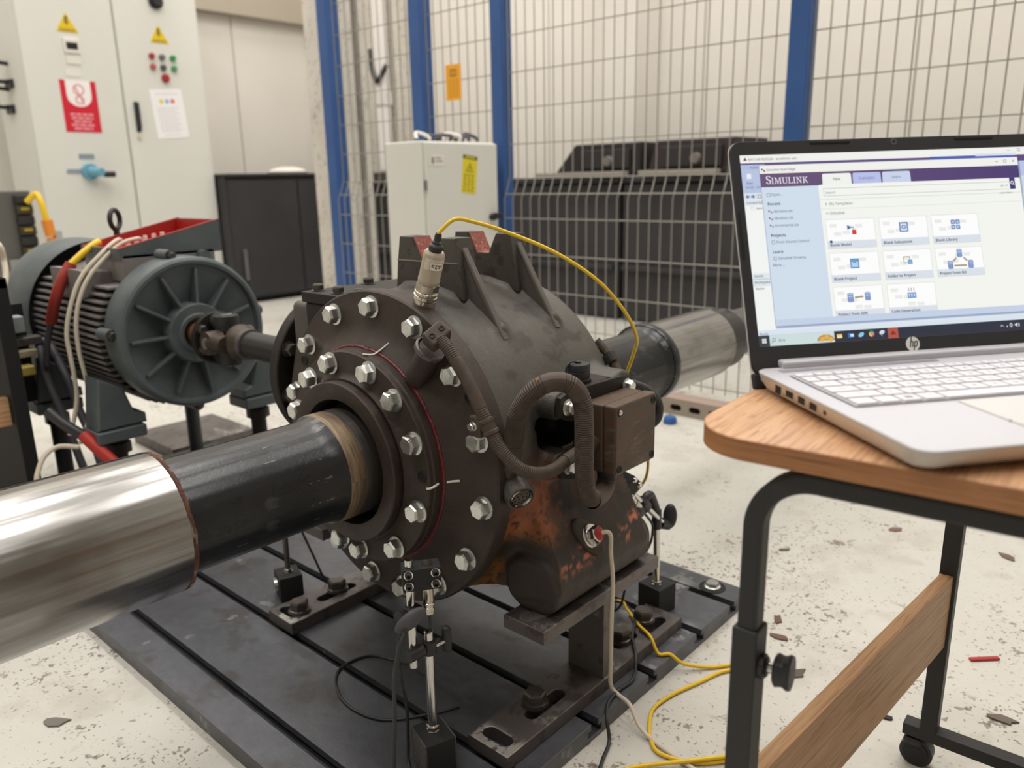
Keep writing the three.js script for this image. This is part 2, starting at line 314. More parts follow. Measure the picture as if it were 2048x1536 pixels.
// ---------------------------------------------------------------- the setting
M.hall = std({ color: 0xa9a69f, roughness: 0.8 });   // unseen walls behind the camera, coloured darker to cut the fill light
const floorTex = colorTex(2048, (u, v) => {
  const a = fbm(u, v, 3, 3, 6, 0), b = fbm(u, v, 9, 9, 5, 3), s = vnoise(u * 256, v * 256, 256, 256, 1), s2 = vnoise(u * 190, v * 190, 190, 190, 5), t = fbm(u, v, 60, 60, 3, 5), z = fbm(u, v, 6, 6, 4, 6);
  let q = mixc([192, 190, 182], [212, 210, 203], 0.6 * a + 0.4 * b);
  q = mixc(q, [178, 172, 161], step(0.55, 0.75, b) * 0.45);
  const wear = step(0.46, 0.66, z);
  q = mixc(q, [116, 104, 92], step(0.755 - 0.09 * wear, 0.89 - 0.07 * wear, 0.6 * s + 0.4 * s2 + 0.25 * (t - 0.5)) * (0.45 + 0.4 * wear));
  q = mixc(q, [104, 92, 82], step(0.70, 0.76, t) * step(0.52, 0.66, z) * 0.6);
  return q;
}, 0.95);
M.floor = std({ map: floorTex, roughness: 0.5, roughnessMap: grayTex(512, (u, v) => 0.7 + 0.4 * fbm(u, v, 10, 10, 4, 2), 1.1), bumpMap: grayTex(1024, (u, v) => fbm(u, v, 90, 90, 3, 4), 0.6), bumpScale: 0.0006 });
struct('floor', box(ROOM.x0 - 0.2, ROOM.x1 + 0.2, -0.25, 0, ROOM.z0 - 0.2, ROOM.z1 + 0.2), M.floor);
struct('ceiling', box(ROOM.x0 - 0.2, ROOM.x1 + 0.2, ROOM.h, ROOM.h + 0.2, ROOM.z0 - 0.2, ROOM.z1 + 0.2), M.ceiling);
function panelWall(name, axis, at, from, to, width, h, inward) {   // wall slab with panels proud of it, joints 8 mm
  const slab = axis === 'x' ? box(inward < 0 ? at : at - 0.2, inward < 0 ? at + 0.2 : at, 0, h, from, to) : box(from, to, 0, h, inward < 0 ? at : at - 0.2, inward < 0 ? at + 0.2 : at);
  const w = struct(name, slab, M.wallGap);
  const n = Math.round((to - from) / width), W = (to - from) / n, g0 = {};
  for (let i = 0; i < n; i++) {
    const a = from + i * W + 0.004, b = from + (i + 1) * W - 0.004, i0 = inward < 0 ? at - 0.012 : at, i1 = inward < 0 ? at : at + 0.012;
    struct('panel', axis === 'x' ? box(i0, i1, 0.002, h - 0.002, a, b, 0.003, 1) : box(a, b, 0.002, h - 0.002, i0, i1, 0.003, 1), M.wall, w);
  }
  return w;
}
panelWall('wall_back', 'z', ROOM.z0, ROOM.x0, ROOM.x1, 1.0, ROOM.h, 1);
panelWall('wall_right', 'x', ROOM.x1, ROOM.z0, ROOM.z1, 1.15, ROOM.h, -1);
struct('wall_left', box(ROOM.x0 - 0.2, ROOM.x0, 0, ROOM.h, ROOM.z0, ROOM.z1), M.hall);
struct('wall_front', box(ROOM.x0 - 0.2, ROOM.x1 + 0.2, 0, ROOM.h, ROOM.z1, ROOM.z1 + 0.2), M.hall);
// building columns
struct('trim_1', box(4.22, 4.49, 0, ROOM.h, -3.02, -2.76, 0.01), M.wall);
struct('trim_2', [box(2.86, 2.9, 0, ROOM.h, -4.13, -3.73, 0.006), box(2.9, 2.94, 0, ROOM.h, -3.95, -3.9), box(2.94, 2.98, 0, ROOM.h, -4.13, -3.73, 0.006)], M.concrete);
struct('trim_3', box(4.2, 4.49, 0.9, ROOM.h, -5.98, -4.9, 0.01), M.concrete);
// dark band high on the back wall, built as a shallow box
struct('trim_4', box(2.6, 4.3, 2.085, 2.5, -5.985, -5.9, 0.01), std({ color: 0xb5ab9c, roughness: 0.8 }));

// ceiling luminaires
const lampHouse = std({ color: 0xd8d8d4, roughness: 0.5 });
const lampGlow = std({ color: 0x111111, emissive: LAMP_COLOR, emissiveIntensity: 6, roughness: 0.8 });
LAMPS.forEach(([x, z, w, d], i) => {
  const y = ROOM.h - 0.35;
  const t = thing('ceiling_lamp', 'long white industrial ceiling luminaire, out of view, hung high above the workshop floor', 'lamp', [x, y, z], 'ceiling luminaires');
  const wh = w / 2 + 0.02, dh = d / 2 + 0.02;
  part('housing', [box(x - wh, x + wh, y + 0.02, y + 0.09, z - dh, z + dh, 0.01), rod([x, y + 0.09, z - d / 3], [x, ROOM.h, z - d / 3], 0.008), rod([x, y + 0.09, z + d / 3], [x, ROOM.h, z + d / 3], 0.008)], lampHouse, t);
  part('diffuser', box(x - w / 2, x + w / 2, y, y + 0.02, z - d / 2, z + d / 2), lampGlow, t);
  const L = new THREE.RectAreaLight(LAMP_COLOR, LAMP_POWER, w, d); L.name = 'lamp_light_' + i;
  L.position.set(x, y - 0.006, z); L.lookAt(x, y - 1, z); scene.add(L);
});

// ---------------------------------------------------------------- electrical cabinet with two doors
{
  const zf = -5.3, x0 = 1.752, xs = 2.298, x1 = 2.849, H = 2.25;
  const t = thing('electrical_cabinet', 'tall light grey two-door electrical cabinet behind the motor', 'cabinet', [2.3, 0, -5.5]);
  part('body', [box(x0, x1, 0.1, H, -5.8, zf - 0.02, 0.006), box(x0 + 0.01, x1 - 0.01, 0, 0.1, -5.78, zf - 0.03)], M.cabinet, t);
  const dl = part('door', box(x0 + 0.003, xs - 0.006, 0.115, H - 0.01, zf - 0.018, zf, 0.005), M.cabinet, t);
  const dr = part('door', box(xs + 0.006, x1 - 0.003, 0.115, H - 0.01, zf - 0.018, zf, 0.005), M.cabinet, t);
  part('handle', [box(2.353, 2.383, 1.17, 1.352, zf, zf + 0.012, 0.005), box(2.357, 2.379, 1.19, 1.345, zf + 0.012, zf + 0.03, 0.006)], M.blackPlastic, dr, 'black swing handle');
  part('lock', rod([2.365, 1.135, zf], [2.365, 1.135, zf + 0.008], 0.016), M.cream, dr);
  part('meter', [box(1.985, 2.075, 1.605, 1.69, zf, zf + 0.014, 0.004), box(1.99, 2.07, 1.545, 1.6, zf, zf + 0.006, 0.003)], M.white, dl);
  part('meter_display', box(1.998, 2.062, 1.627, 1.665, zf + 0.014, zf + 0.016), M.black, dl);
  part('name_plate', box(1.975, 2.06, 1.475, 1.52, zf, zf + 0.003), M.white, dl);
  part('main_switch', [rod([2.03, 0.925, zf], [2.03, 0.925, zf + 0.03], 0.05, 0.047), rod([2.03, 0.925, zf + 0.03], [2.06, 0.92, zf + 0.11], 0.03, 0.024)], std({ color: 0x6fa7bf, roughness: 0.4 }), dl, 'pale blue rotary switch');
  part('switch_knob', [box(2.08, 2.15, 0.89, 0.925, zf + 0.06, zf + 0.1, 0.012), box(2.055, 2.09, 0.9, 0.92, zf + 0.07, zf + 0.09)], M.blackPlastic, dl, 'black padlock');
  part('switch_label', [box(1.98, 2.07, 1.0, 1.03, zf, zf + 0.002), box(1.9, 1.98, 0.915, 0.94, zf, zf + 0.004)], std({ color: 0x8b97a2, roughness: 0.6 }), dl);
  const btn = (x, y, c, r = 0.016) => { part('button', [rod([x, y, zf], [x, y, zf + 0.014], r * 1.2, r * 1.15), rod([x, y, zf + 0.014], [x, y, zf + 0.024], r, r * 0.9)], std({ color: c, roughness: 0.35 }), dr); };
  btn(2.508, 1.636, 0xa62a33); btn(2.574, 1.634, 0x6a6a70); btn(2.646, 1.634, 0x2c9350); btn(2.508, 1.572, 0xb4545a); btn(2.575, 1.571, 0x4b4d52); btn(2.647, 1.571, 0x4d9a6c); btn(2.582, 1.507, 0xa3262c, 0.022);
  part('rotary_knob', [rod([2.575, 1.965, zf], [2.575, 1.965, zf + 0.02], 0.045), rod([2.575, 1.965, zf + 0.02], [2.575, 1.965, zf + 0.045], 0.032, 0.028)], M.blackPlastic, dr, 'black knob');
  // cable clips on the shaded left side
  for (const [y, z] of [[1.5, -5.55], [1.36, -5.6]]) part('side_bracket', [tube([[x0, y + 0.05, z], [x0 - 0.07, y + 0.05, z], [x0 - 0.08, y, z - 0.02], [x0 - 0.07, y - 0.05, z], [x0, y - 0.05, z]], 0.012, 30, 8), box(x0 - 0.02, x0, y - 0.09, y - 0.04, z - 0.05, z + 0.06, 0.006)], M.blackPlastic, t, 'black cable bracket');
}
// signs on the doors
const tri = (name, c, s, label) => {
  const o = thing(name, label, 'warning sign', [c[0], c[1] - s * 0.4, c[2]]);
  const sh = poly([[-s / 2, -s * 0.43], [s / 2, -s * 0.43], [0, s * 0.43]]);
  part('plate', extrude(sh, 0.002).translate(c[0], c[1], c[2]), std({ color: 0xe2c21c, roughness: 0.5 }), o);
  part('symbol', extrude(poly([[-0.01, 0.05], [0.012, 0.05], [0.002, 0.02], [0.014, 0.022], [-0.006, -0.02], [0, 0.006], [-0.012, 0.004]].map(([x, y]) => [x * s * 7, y * s * 7 - s * 0.08])), 0.0008).translate(c[0], c[1], c[2] + 0.002), std({ color: 0x6b5a14, roughness: 0.6 }), o);
  part('text_strip', [box(c[0] - s * 0.34, c[0] + s * 0.34, c[1] - s * 0.33, c[1] - s * 0.28, c[2] + 0.002, c[2] + 0.0028), box(c[0] - s * 0.36, c[0] + s * 0.36, c[1] - s * 0.4, c[1] - s * 0.36, c[2] + 0.002, c[2] + 0.0028)], std({ color: 0xa98f1c, roughness: 0.6 }), o);
};
tri('warning_triangle', [2.022, 1.776, -5.3], 0.125, 'yellow warning triangle on the left cabinet door above the meter');
tri('warning_triangle', [2.573, 1.772, -5.3], 0.125, 'yellow warning triangle on the right cabinet door above the buttons');
{
  const tex = canvasTex(512, 720, (c, w, h) => {
    c.fillStyle = '#cf1530'; c.fillRect(0, 0, w, h); c.fillStyle = '#f4f0ee';
    c.beginPath(); c.moveTo(80, 0); c.lineTo(432, 0); c.lineTo(432, 200); c.bezierCurveTo(432, 420, 80, 420, 80, 200); c.closePath(); c.fill();
    c.strokeStyle = '#d98f96'; c.lineWidth = 22; c.beginPath(); c.arc(256, 130, 70, 0, 7); c.stroke(); c.beginPath(); c.arc(256, 270, 52, 0, 7); c.stroke(); c.beginPath(); c.moveTo(200, 70); c.lineTo(312, 330); c.stroke();
    c.strokeStyle = '#eaa6ae'; c.lineWidth = 26;
    for (let i = 0; i < 5; i++) { const x = [90, 100, 130, 90, 120][i]; c.setLineDash([70 + i * 9, 16]); c.beginPath(); c.moveTo(x, 470 + i * 50); c.lineTo(w - x, 470 + i * 50); c.stroke(); }
  });
  const m = printed('safety_sign', tex, [2.034, 1.306, -5.3], [1, 0, 0], [0, 1, 0], 0.206, 0.297, 0.003);
  m.userData = { label: 'red and white safety notice on the left cabinet door', category: 'sign' };
}
{
  const tex = canvasTex(512, 724, (c, w, h) => {
    c.fillStyle = '#f3f2f4'; c.fillRect(0, 0, w, h);
    c.strokeStyle = '#c9c4cb'; c.lineWidth = 10;
    c.setLineDash([60, 14, 34, 10]); c.beginPath(); c.moveTo(90, 70); c.lineTo(440, 70); c.stroke();
    [['#e6cf55', 160], ['#8db4e2', 250], ['#e2636c', 340]].forEach(([f, x]) => { c.fillStyle = f; c.beginPath(); c.arc(x, 180, 34, 0, 7); c.fill(); });
    c.lineWidth = 9; c.strokeStyle = '#cfcbd2'; for (let i = 0; i < 14; i++) { c.setLineDash([40 + 7 * (i % 4), 12, 80 - 5 * (i % 3), 10]); c.beginPath(); c.moveTo(80, 270 + i * 27); c.lineTo(430 - 30 * (i % 3), 270 + i * 27); c.stroke(); }
    c.strokeStyle = '#e0b9bf'; c.beginPath(); c.moveTo(120, 675); c.lineTo(380, 675); c.stroke();
  });
  const m = printed('paper_notice', tex, [2.582, 1.289, -5.3], [0.995, 0.075, 0], [-0.075, 0.995, 0], 0.215, 0.305, 0.002, null, { rough: 0.7 });
  m.userData = { label: 'white paper notice taped on the right cabinet door', category: 'notice' };
}
// dark low cabinet right of the tall one
{
  const t = thing('low_cabinet', 'low dark grey metal cabinet standing against the back wall', 'cabinet', [3.4, 0, -5.5]);
  part('body', box(2.86, 4.0, 0.03, 0.885, -5.9, -5.19, 0.008), M.blackBox, t);
  part('top', box(2.85, 4.02, 0.885, 0.905, -5.92, -5.16, 0.005), M.blackBox, t);
  part('door', box(2.87, 3.42, 0.05, 0.86, -5.19, -5.172, 0.004), M.blackBox, t);
  part('door', box(3.43, 3.99, 0.05, 0.86, -5.19, -5.172, 0.004), M.blackBox, t);
  part('handle', box(2.93, 2.958, 0.17, 0.385, -5.172, -5.15, 0.006), std({ color: 0x77777a, roughness: 0.4, metalness: 0.5 }), t, 'grey bar handle');
}
single('white_bag', turned([3.5, 0.905, -5.4], [0, 1, 0], [[0, 0], [0.14, 0], [0.15, 0.015], [0.1, 0.04], [0.05, 0.05], [0, 0.05]], 24), M.white, 'small white bundle lying on top of the low dark cabinet', 'bundle', null, [3.5, 0.905, -5.4]);

// white pipe on the corner pier
{
  const px = 4.13, pz = -4.99;
  const t = thing('drain_pipe', 'white vertical pipe with a collar on the concrete pier', 'pipe', [px, 0.9, pz]);
  part('tube', rod([px, 0.92, pz], [px, ROOM.h, pz], 0.058, 0.058, 28), std({ color: 0xe9e5e2, roughness: 0.4 }), t);
  part('collar', [rod([px, 1.4, pz], [px, 1.49, pz], 0.07, 0.07, 28), box(px, 4.2, 1.43, 1.46, pz - 0.03, pz + 0.03)], std({ color: 0xdedad6, roughness: 0.4 }), t);
  part('black_strap', [tube([[px - 0.05, 1.8, pz - 0.06], [px - 0.07, 1.68, pz - 0.03], [px - 0.075, 1.6, pz], [px - 0.07, 1.56, pz + 0.02]], 0.018, 30, 8), tube([[px - 0.07, 1.56, pz + 0.02], [px - 0.06, 1.6, pz + 0.06], [px - 0.03, 1.68, pz + 0.1]], 0.018, 30, 8)], M.blackPlastic, t, 'black strap hanging round the pipe');
}

// ---------------------------------------------------------------- machine fence
const FX = 2.674;
function fencePost(z, label, s = 0.066) {
  const t = thing('fence_post', label, 'post', [FX, 0, z]);
  part('tube', box(FX - s / 2, FX + s / 2, 0.01, 2.3, z - s / 2, z + s / 2, 0.004), M.blue, t);
  part('foot_plate', box(FX - s * 1.1, FX + s * 1.1, 0, 0.01, z - s * 1.1, z + s * 1.1, 0.002), M.blue, t);
}
fencePost(-1.118, 'blue square fence post rising behind the laptop');
fencePost(-2.434, 'blue square fence post right of the small cabinet');
fencePost(-2.94, 'blue square fence post behind the small cabinet', 0.076);
fencePost(-3.642, 'blue square fence post in front of the pale building column', 0.08);
const vWire = new THREE.TubeGeometry(curve([[0, 0.03, 0], [0, 0.4, 0], [0, 0.745, 0], [0.004, 0.765, 0], [0.036, 0.815, 0], [0.04, 0.835, 0], [0.04, 1.3, 0], [0.04, 2.22, 0]], false, 0.1), 40, 0.0024, 6);
const HY = [0.05, 0.2, 0.351, 0.508, 0.662, 0.765, 0.83, 0.975, 1.122, 1.268, 1.416, 1.565, 1.715, 1.865, 2.02, 2.17];
function fencePanel(z0, z1, label) {
  const t = thing('mesh_fence_panel', label, 'fence', [FX - 0.04, 0, (z0 + z1) / 2]);
  const n = Math.round((z1 - z0) / 0.05);
  for (let i = 0; i <= n; i++) put('vertical_wire', vWire, M.wire, t, [FX - 0.04, 0, z0 + (z1 - z0) * i / n]);
  const hw = new THREE.CylinderGeometry(0.0024, 0.0024, z1 - z0, 6).rotateX(Math.PI / 2);
  for (const y of HY) put('horizontal_wire', hw, M.wire, t, [FX + (y > 0.8 ? 0.0 : -0.04) + 0.007, y, (z0 + z1) / 2]);
}
fencePanel(-2.395, -1.157, 'grey welded mesh fence panel right of the small cabinet');
fencePanel(-1.08, -0.03, 'grey welded mesh fence panel seen beyond and above the laptop');
fencePanel(-2.9, -2.475, 'narrow mesh fence panel behind the orange sign');
fencePanel(-3.6, -2.985, 'mesh fence panel left of the small cabinet');
{
  const tex = canvasTex(256, 400, (c, w, h) => {
    c.fillStyle = '#e8a019'; c.fillRect(0, 0, w, h); c.fillStyle = '#a2741c';
    c.fillRect(70, 50, 116, 90); c.fillStyle = '#e8a019'; c.fillRect(100, 74, 20, 40); c.fillRect(140, 74, 20, 40);
    c.fillStyle = '#b07d1a'; for (let i = 0; i < 7; i++) for (let k = 0; k < 3; k++) c.fillRect(44 + k * 60 + (i % 2) * 6, 168 + i * 30, 44, 14);
  });
  const m = printed('orange_sign', tex, [FX - 0.012, 1.257, -2.714], [0, 0, 1], [0, 1, 0], 0.098, 0.152, 0.003, null);
  m.userData = { label: 'small orange warning sign hung on the mesh fence', category: 'sign' };
}
// perforated strip on the floor along the fence
{
  const holes = []; for (let z = -1.9; z < -0.25; z += 0.075) holes.push(slotPath(z, 0.028, 0.045, 0.011));
  const t = thing('perforated_strip', 'rusty perforated steel channel lying on the floor along the fence', 'channel', [2.42, 0, -1.1]);
  const g = extrude(poly([[-2.0, 0], [-0.2, 0], [-0.2, 0.056], [-2.0, 0.056]], holes), 0.004).rotateY(-Math.PI / 2).translate(2.4, 0, 0);
  part('web', boxUV(g), std({ color: 0x9d9184, roughness: 0.7 }), t);
  part('flange', box(2.396, 2.47, 0.056, 0.06, -2.0, -0.2), std({ color: 0xa08c82, roughness: 0.7 }), t);
  part('back_web', box(2.466, 2.47, 0, 0.056, -2.0, -0.2), std({ color: 0x7e746a, roughness: 0.7 }), t);
}
// dark low boxes and machines behind the fence
{
  let z = -5.0, i = 0;
  for (const w of [1.15, 1.2, 1.25, 1.2]) {
    const t = thing('dark_bin', ['long dark grey bin behind the mesh fence, farthest of the row', 'long dark grey bin behind the mesh fence, second from the far end', 'long dark grey bin behind the mesh fence, under the two hoppers', 'long dark grey bin behind the mesh fence, nearest of the row'][i], 'bin', [4.1, 0, z + w / 2]);
    part('body', box(3.915, 4.42, 0.0, 0.8, z + 0.01, z + w - 0.01, 0.02), M.blackBox, t);
    part('rim', box(3.895, 4.44, 0.8, 0.835, z + 0.004, z + w - 0.004, 0.01), M.blackBox, t);
    part('ledge', box(3.88, 3.915, 0.3, 0.33, z + 0.03, z + w - 0.03, 0.006), M.blackBox, t);
    z += w; i++;
  }
  const hop = (z0, z1, label, c, slope) => {
    const t = thing('dark_hopper', label, 'hopper', [4.0, 0.84, (z0 + z1) / 2]);
    part('shell', extrude(poly([[z0 - slope, 0.838], [z1, 0.838], [z1, 1.02], [z0, 1.02]]), 0.4, 0.006).rotateY(-Math.PI / 2).translate(4.32, 0, 0), std({ color: c, roughness: 0.6 }), t);
    part('front_plate', box(3.9, 3.918, 0.88, 0.985, z0 + 0.05, z1 - 0.06, 0.004), std({ color: 0x2a2729, roughness: 0.5 }), t);
    part('knob', rod([3.9, 0.92, (z0 + z1) / 2 + 0.03], [3.875, 0.92, (z0 + z1) / 2 + 0.03], 0.03, 0.026), std({ color: 0x77716b, roughness: 0.5 }), t);
    single('pale_board', box(3.82, 3.88, 0.838, 0.862, z0 < -2.7 ? z0 - 0.25 : z0 - 0.06, z1 - 0.06, 0.004).translate(0.02, 0, 0), std({ color: 0x9c968c, roughness: 0.7 }), 'pale board on the bin edge ' + (z0 < -2.7 ? 'below the left dark hopper' : 'below the right dark hopper'), 'board', null, [3.87, 0.838, (z0 + z1) / 2]);
  };
  hop(-2.985, -2.53, 'dark hopper on the bins, left of the two seen through the fence', 0x232122, 0.17);
  hop(-2.43, -1.96, 'dark hopper on the bins, right of the two seen through the fence', 0x33292a, 0.05);
}
// small wall cabinet hung on the fence
{
  const t = thing('control_box', 'small light grey control cabinet with a yellow sticker behind the gearbox', 'cabinet', [2.38, 0, -2.5]);
  part('body', box(2.166, 2.585, 0.12, 0.98, -2.625, -2.4, 0.006), M.cabinet, t);
  const d = part('door', box(2.172, 2.58, 0.126, 0.974, -2.4, -2.383, 0.005), M.cabinet, t);
  part('handle', [rod([2.535, 0.672, -2.383], [2.535, 0.672, -2.36], 0.014), box(2.523, 2.575, 0.664, 0.69, -2.366, -2.352, 0.006)], M.blackPlastic, d, 'black handle');
  for (const y of [0.79, 0.26]) part('hinge', rod([2.164, y + 0.04, -2.386], [2.164, y, -2.386], 0.007), std({ color: 0x777774, roughness: 0.5 }), t);
  for (const x of [2.21, 2.54]) part('leg', box(x - 0.02, x + 0.02, 0, 0.12, -2.6, -2.42, 0.003), M.cabinet, t);
  const p = thing('name_sticker', 'small white name sticker on the control cabinet door', 'sticker', [2.228, 0.905, -2.383]);
  part('paper', box(2.19, 2.266, 0.885, 0.928, -2.383, -2.3815), M.white, p); part('print', [box(2.198, 2.212, 0.893, 0.918, -2.3815, -2.381), box(2.22, 2.258, 0.9, 0.905, -2.3815, -2.381), box(2.22, 2.25, 0.912, 0.917, -2.3815, -2.381)], std({ color: 0x9a8e94, roughness: 0.7 }), p);
  const tex = canvasTex(256, 448, (c, w, h) => {
    c.fillStyle = '#e2d02a'; c.fillRect(0, 0, w, h); c.fillStyle = '#5a5426'; c.fillRect(0, 0, w, 46);
    c.fillStyle = '#e2d02a'; c.fillRect(40, 14, 176, 16);
    c.strokeStyle = '#9d8f1e'; c.lineWidth = 16; c.beginPath(); c.moveTo(128, 90); c.lineTo(70, 190); c.lineTo(186, 190); c.closePath(); c.stroke(); c.beginPath(); c.moveTo(134, 120); c.lineTo(120, 150); c.lineTo(138, 150); c.lineTo(124, 180); c.stroke();
    c.fillStyle = '#8f8420'; for (let i = 0; i < 6; i++) for (let k = 0; k < 3; k++) c.fillRect(34 + k * 66, 225 + i * 36, 52 - (i * 7 + k * 5) % 18, 18);
  });
  const m = printed('yellow_sticker', tex, [2.407, 0.85, -2.383], [0.985, -0.12, 0], [0.12, 0.985, 0], 0.085, 0.152, 0.0015, null);
  m.userData = { label: 'yellow warning sticker with a black header on the control cabinet door', category: 'sticker' };
  const c2 = thing('clamp_pile', 'grey metal clips lying on top of the control cabinet', 'clips', [2.33, 0.98, -2.5]);
  const rr = rng(5);
  for (let i = 0; i < 6; i++) { const x = 2.2 + i * 0.055; part('clip', tube([[x, 0.988, -2.5 + rr() * 0.05], [x + 0.02, 1.0 + rr() * 0.02, -2.49], [x + 0.05, 1.004, -2.47 + rr() * 0.04], [x + 0.06, 0.988, -2.45]], 0.008, 20, 6), i % 3 ? M.grayCable : M.white, c2); }
}
// ---------------------------------------------------------------- slotted base plate on the floor
const AX = { y: 0.421, z: -0.932 };
const PLATE_TOP = 0.029, BASE_TOP = 0.052, MOUNT_TOP = 0.207;
{
  const x0 = 0.459, x1 = 1.352, slots = [0.525, 0.68, 0.839, 0.998, 1.157, 1.285], hw = 0.009, hT = 0.017;
  const pts = [[x0, 0], [x0, PLATE_TOP]];
  for (const s of slots) pts.push([s - hw, PLATE_TOP], [s - hw, 0.018], [s - hT, 0.018], [s - hT, 0.007], [s + hT, 0.007], [s + hT, 0.018], [s + hw, 0.018], [s + hw, PLATE_TOP]);
  pts.push([x1, PLATE_TOP], [x1, 0]); pts.reverse();
  const t = thing('slotted_base_plate', 'dark grey slotted steel base plate lying on the floor under the gearbox', 'base plate', [0.9, 0, -1.2]);
  part('plate', boxUV(extrude(poly(pts), 1.2, 0.0012).translate(0, 0, -1.8)), M.plate, t);
  for (const [s, a, b] of [[1.285, -0.73, -0.695], [1.285, -0.9, -0.79]]) part('slot_cover', box(s - hw + 0.0005, s + hw - 0.0005, 0.008, PLATE_TOP - 0.002, a, b), M.plate, t);
  part('anchor_bolt', [turned([1.318, 0.0292, -0.66], [0, 1, 0], [[0, 0.001], [0.02, 0.001], [0.021, 0], [0.026, 0], [0.0255, 0.0012], [0.02, 0.0016], [0, 0.0016]], 32)], M.black, t, 'round counterbored hole');
  put('anchor_bolt', hexHead(0.022, 0.011, 0.016, 0.003), M.zinc, t, [1.318, 0.0305, -0.66]);
}
// ---------------------------------------------------------------- two welded pedestals that carry the gearbox feet
const bigBolt = hexHead(0.030, 0.019, 0.019, 0.004), bigWasher = turned([0, 0, 0], [0, 1, 0], [[0.01, 0], [0.021, 0], [0.021, 0.003], [0.01, 0.003]], 32);
function pedestal(zc, zSign, label, bolts) {
  const z0 = zc - 0.038, z1 = zc + 0.038, x0 = 0.676, x1 = 1.148;
  const t = thing('gearbox_pedestal', label, 'pedestal', [0.91, PLATE_TOP, zc]);
  const sh = poly([[x0, z0], [x1, z0], [x1, z1], [x0, z1]], [slotPath(0.7, zc - 0.002, 0.052, 0.0115, Math.PI / 2), slotPath(0.8, zc + 0.004, 0.085, 0.011, 0), slotPath(1.09, zc + 0.012, 0.07, 0.0105, 0), slotPath(1.02, zc, 0.06, 0.0105, 0)]);
  part('base_flange', boxUV(extrude(sh, BASE_TOP - PLATE_TOP, 0.0012).rotateX(Math.PI / 2).translate(0, BASE_TOP, 0)), M.bracket, t);
  const mx0 = 0.757, mx1 = 1.06, mt = 0.022;
  part('top_flange', boxUV(extrude(poly([[mx0, z0], [mx1, z0], [mx1, z1], [mx0, z1]], [slotPath(0.785, zc - 0.002, 0.05, 0.012, 0.4)]), mt, 0.0012).rotateX(Math.PI / 2).translate(0, MOUNT_TOP, 0)), M.bracket, t);
  for (const x of [0.916]) part('web', box(x - 0.009, x + 0.009, BASE_TOP, MOUNT_TOP - mt, z0 + 0.003, z1 - 0.003, 0.001), M.bracket, t);
  for (const [x, dz] of bolts) {
    put('washer', bigWasher, M.darkBolt, t, [x, BASE_TOP, zc + dz]);
    put('clamp_bolt', bigBolt, M.darkBolt, t, [x, BASE_TOP + 0.003, zc + dz], new THREE.Quaternion().setFromAxisAngle(V(0, 1, 0), x * 7));
  }
}
pedestal(-0.669, 1, 'welded steel pedestal under the near foot of the gearbox', [[0.79, -0.008], [1.094, -0.01], [1.015, -0.006]]);
pedestal(-1.195, -1, 'welded steel pedestal under the far foot of the gearbox', [[0.712, 0.01], [0.806, -0.002], [1.09, 0]]);

// ---------------------------------------------------------------- gearbox housing: signed distance field, meshed with surface nets
const smin = (a, b, k) => { const h = clamp(0.5 + 0.5 * (b - a) / k); return b + (a - b) * h - k * h * (1 - h); };
const rbox = (px, py, pz, hx, hy, hz, r) => { const a = Math.abs(px) - hx + r, b = Math.abs(py) - hy + r, c = Math.abs(pz) - hz + r; return Math.hypot(Math.max(a, 0), Math.max(b, 0), Math.max(c, 0)) + Math.min(Math.max(a, b, c), 0) - r; };
const capCyl = (d, l, R, H, r) => { const a = d - R + r, b = Math.abs(l) - H + r; return Math.hypot(Math.max(a, 0), Math.max(b, 0)) + Math.min(Math.max(a, b), 0) - r; };
function capsule(p, a, b, r) { const dx = b[0] - a[0], dy = b[1] - a[1], dz = b[2] - a[2], ex = p[0] - a[0], ey = p[1] - a[1], ez = p[2] - a[2]; const h = clamp((ex * dx + ey * dy + ez * dz) / (dx * dx + dy * dy + dz * dz)); return Math.hypot(ex - dx * h, ey - dy * h, ez - dz * h) - r; }
function poly2(px, py, P) { let d = Infinity, s = 1; for (let i = 0, j = P.length - 1; i < P.length; j = i++) { const ex = P[j][0] - P[i][0], ey = P[j][1] - P[i][1], wx = px - P[i][0], wy = py - P[i][1], h = clamp((wx * ex + wy * ey) / (ex * ex + ey * ey)); const bx = wx - ex * h, by = wy - ey * h; d = Math.min(d, bx * bx + by * by); const c1 = py >= P[i][1], c2 = py < P[j][1], c3 = ex * wy > ey * wx; if ((c1 && c2 && c3) || (!c1 && !c2 && !c3)) s = -s; } return s * Math.sqrt(d); }
const LEG = [[0, 0.25], [0, 0.44], [0.215, 0.405], [0.262, 0.345], [0.292, 0.29], [0.296, 0.255], [0.21, 0.232], [0.12, 0.215]];
const FLANGE_X = 0.728;
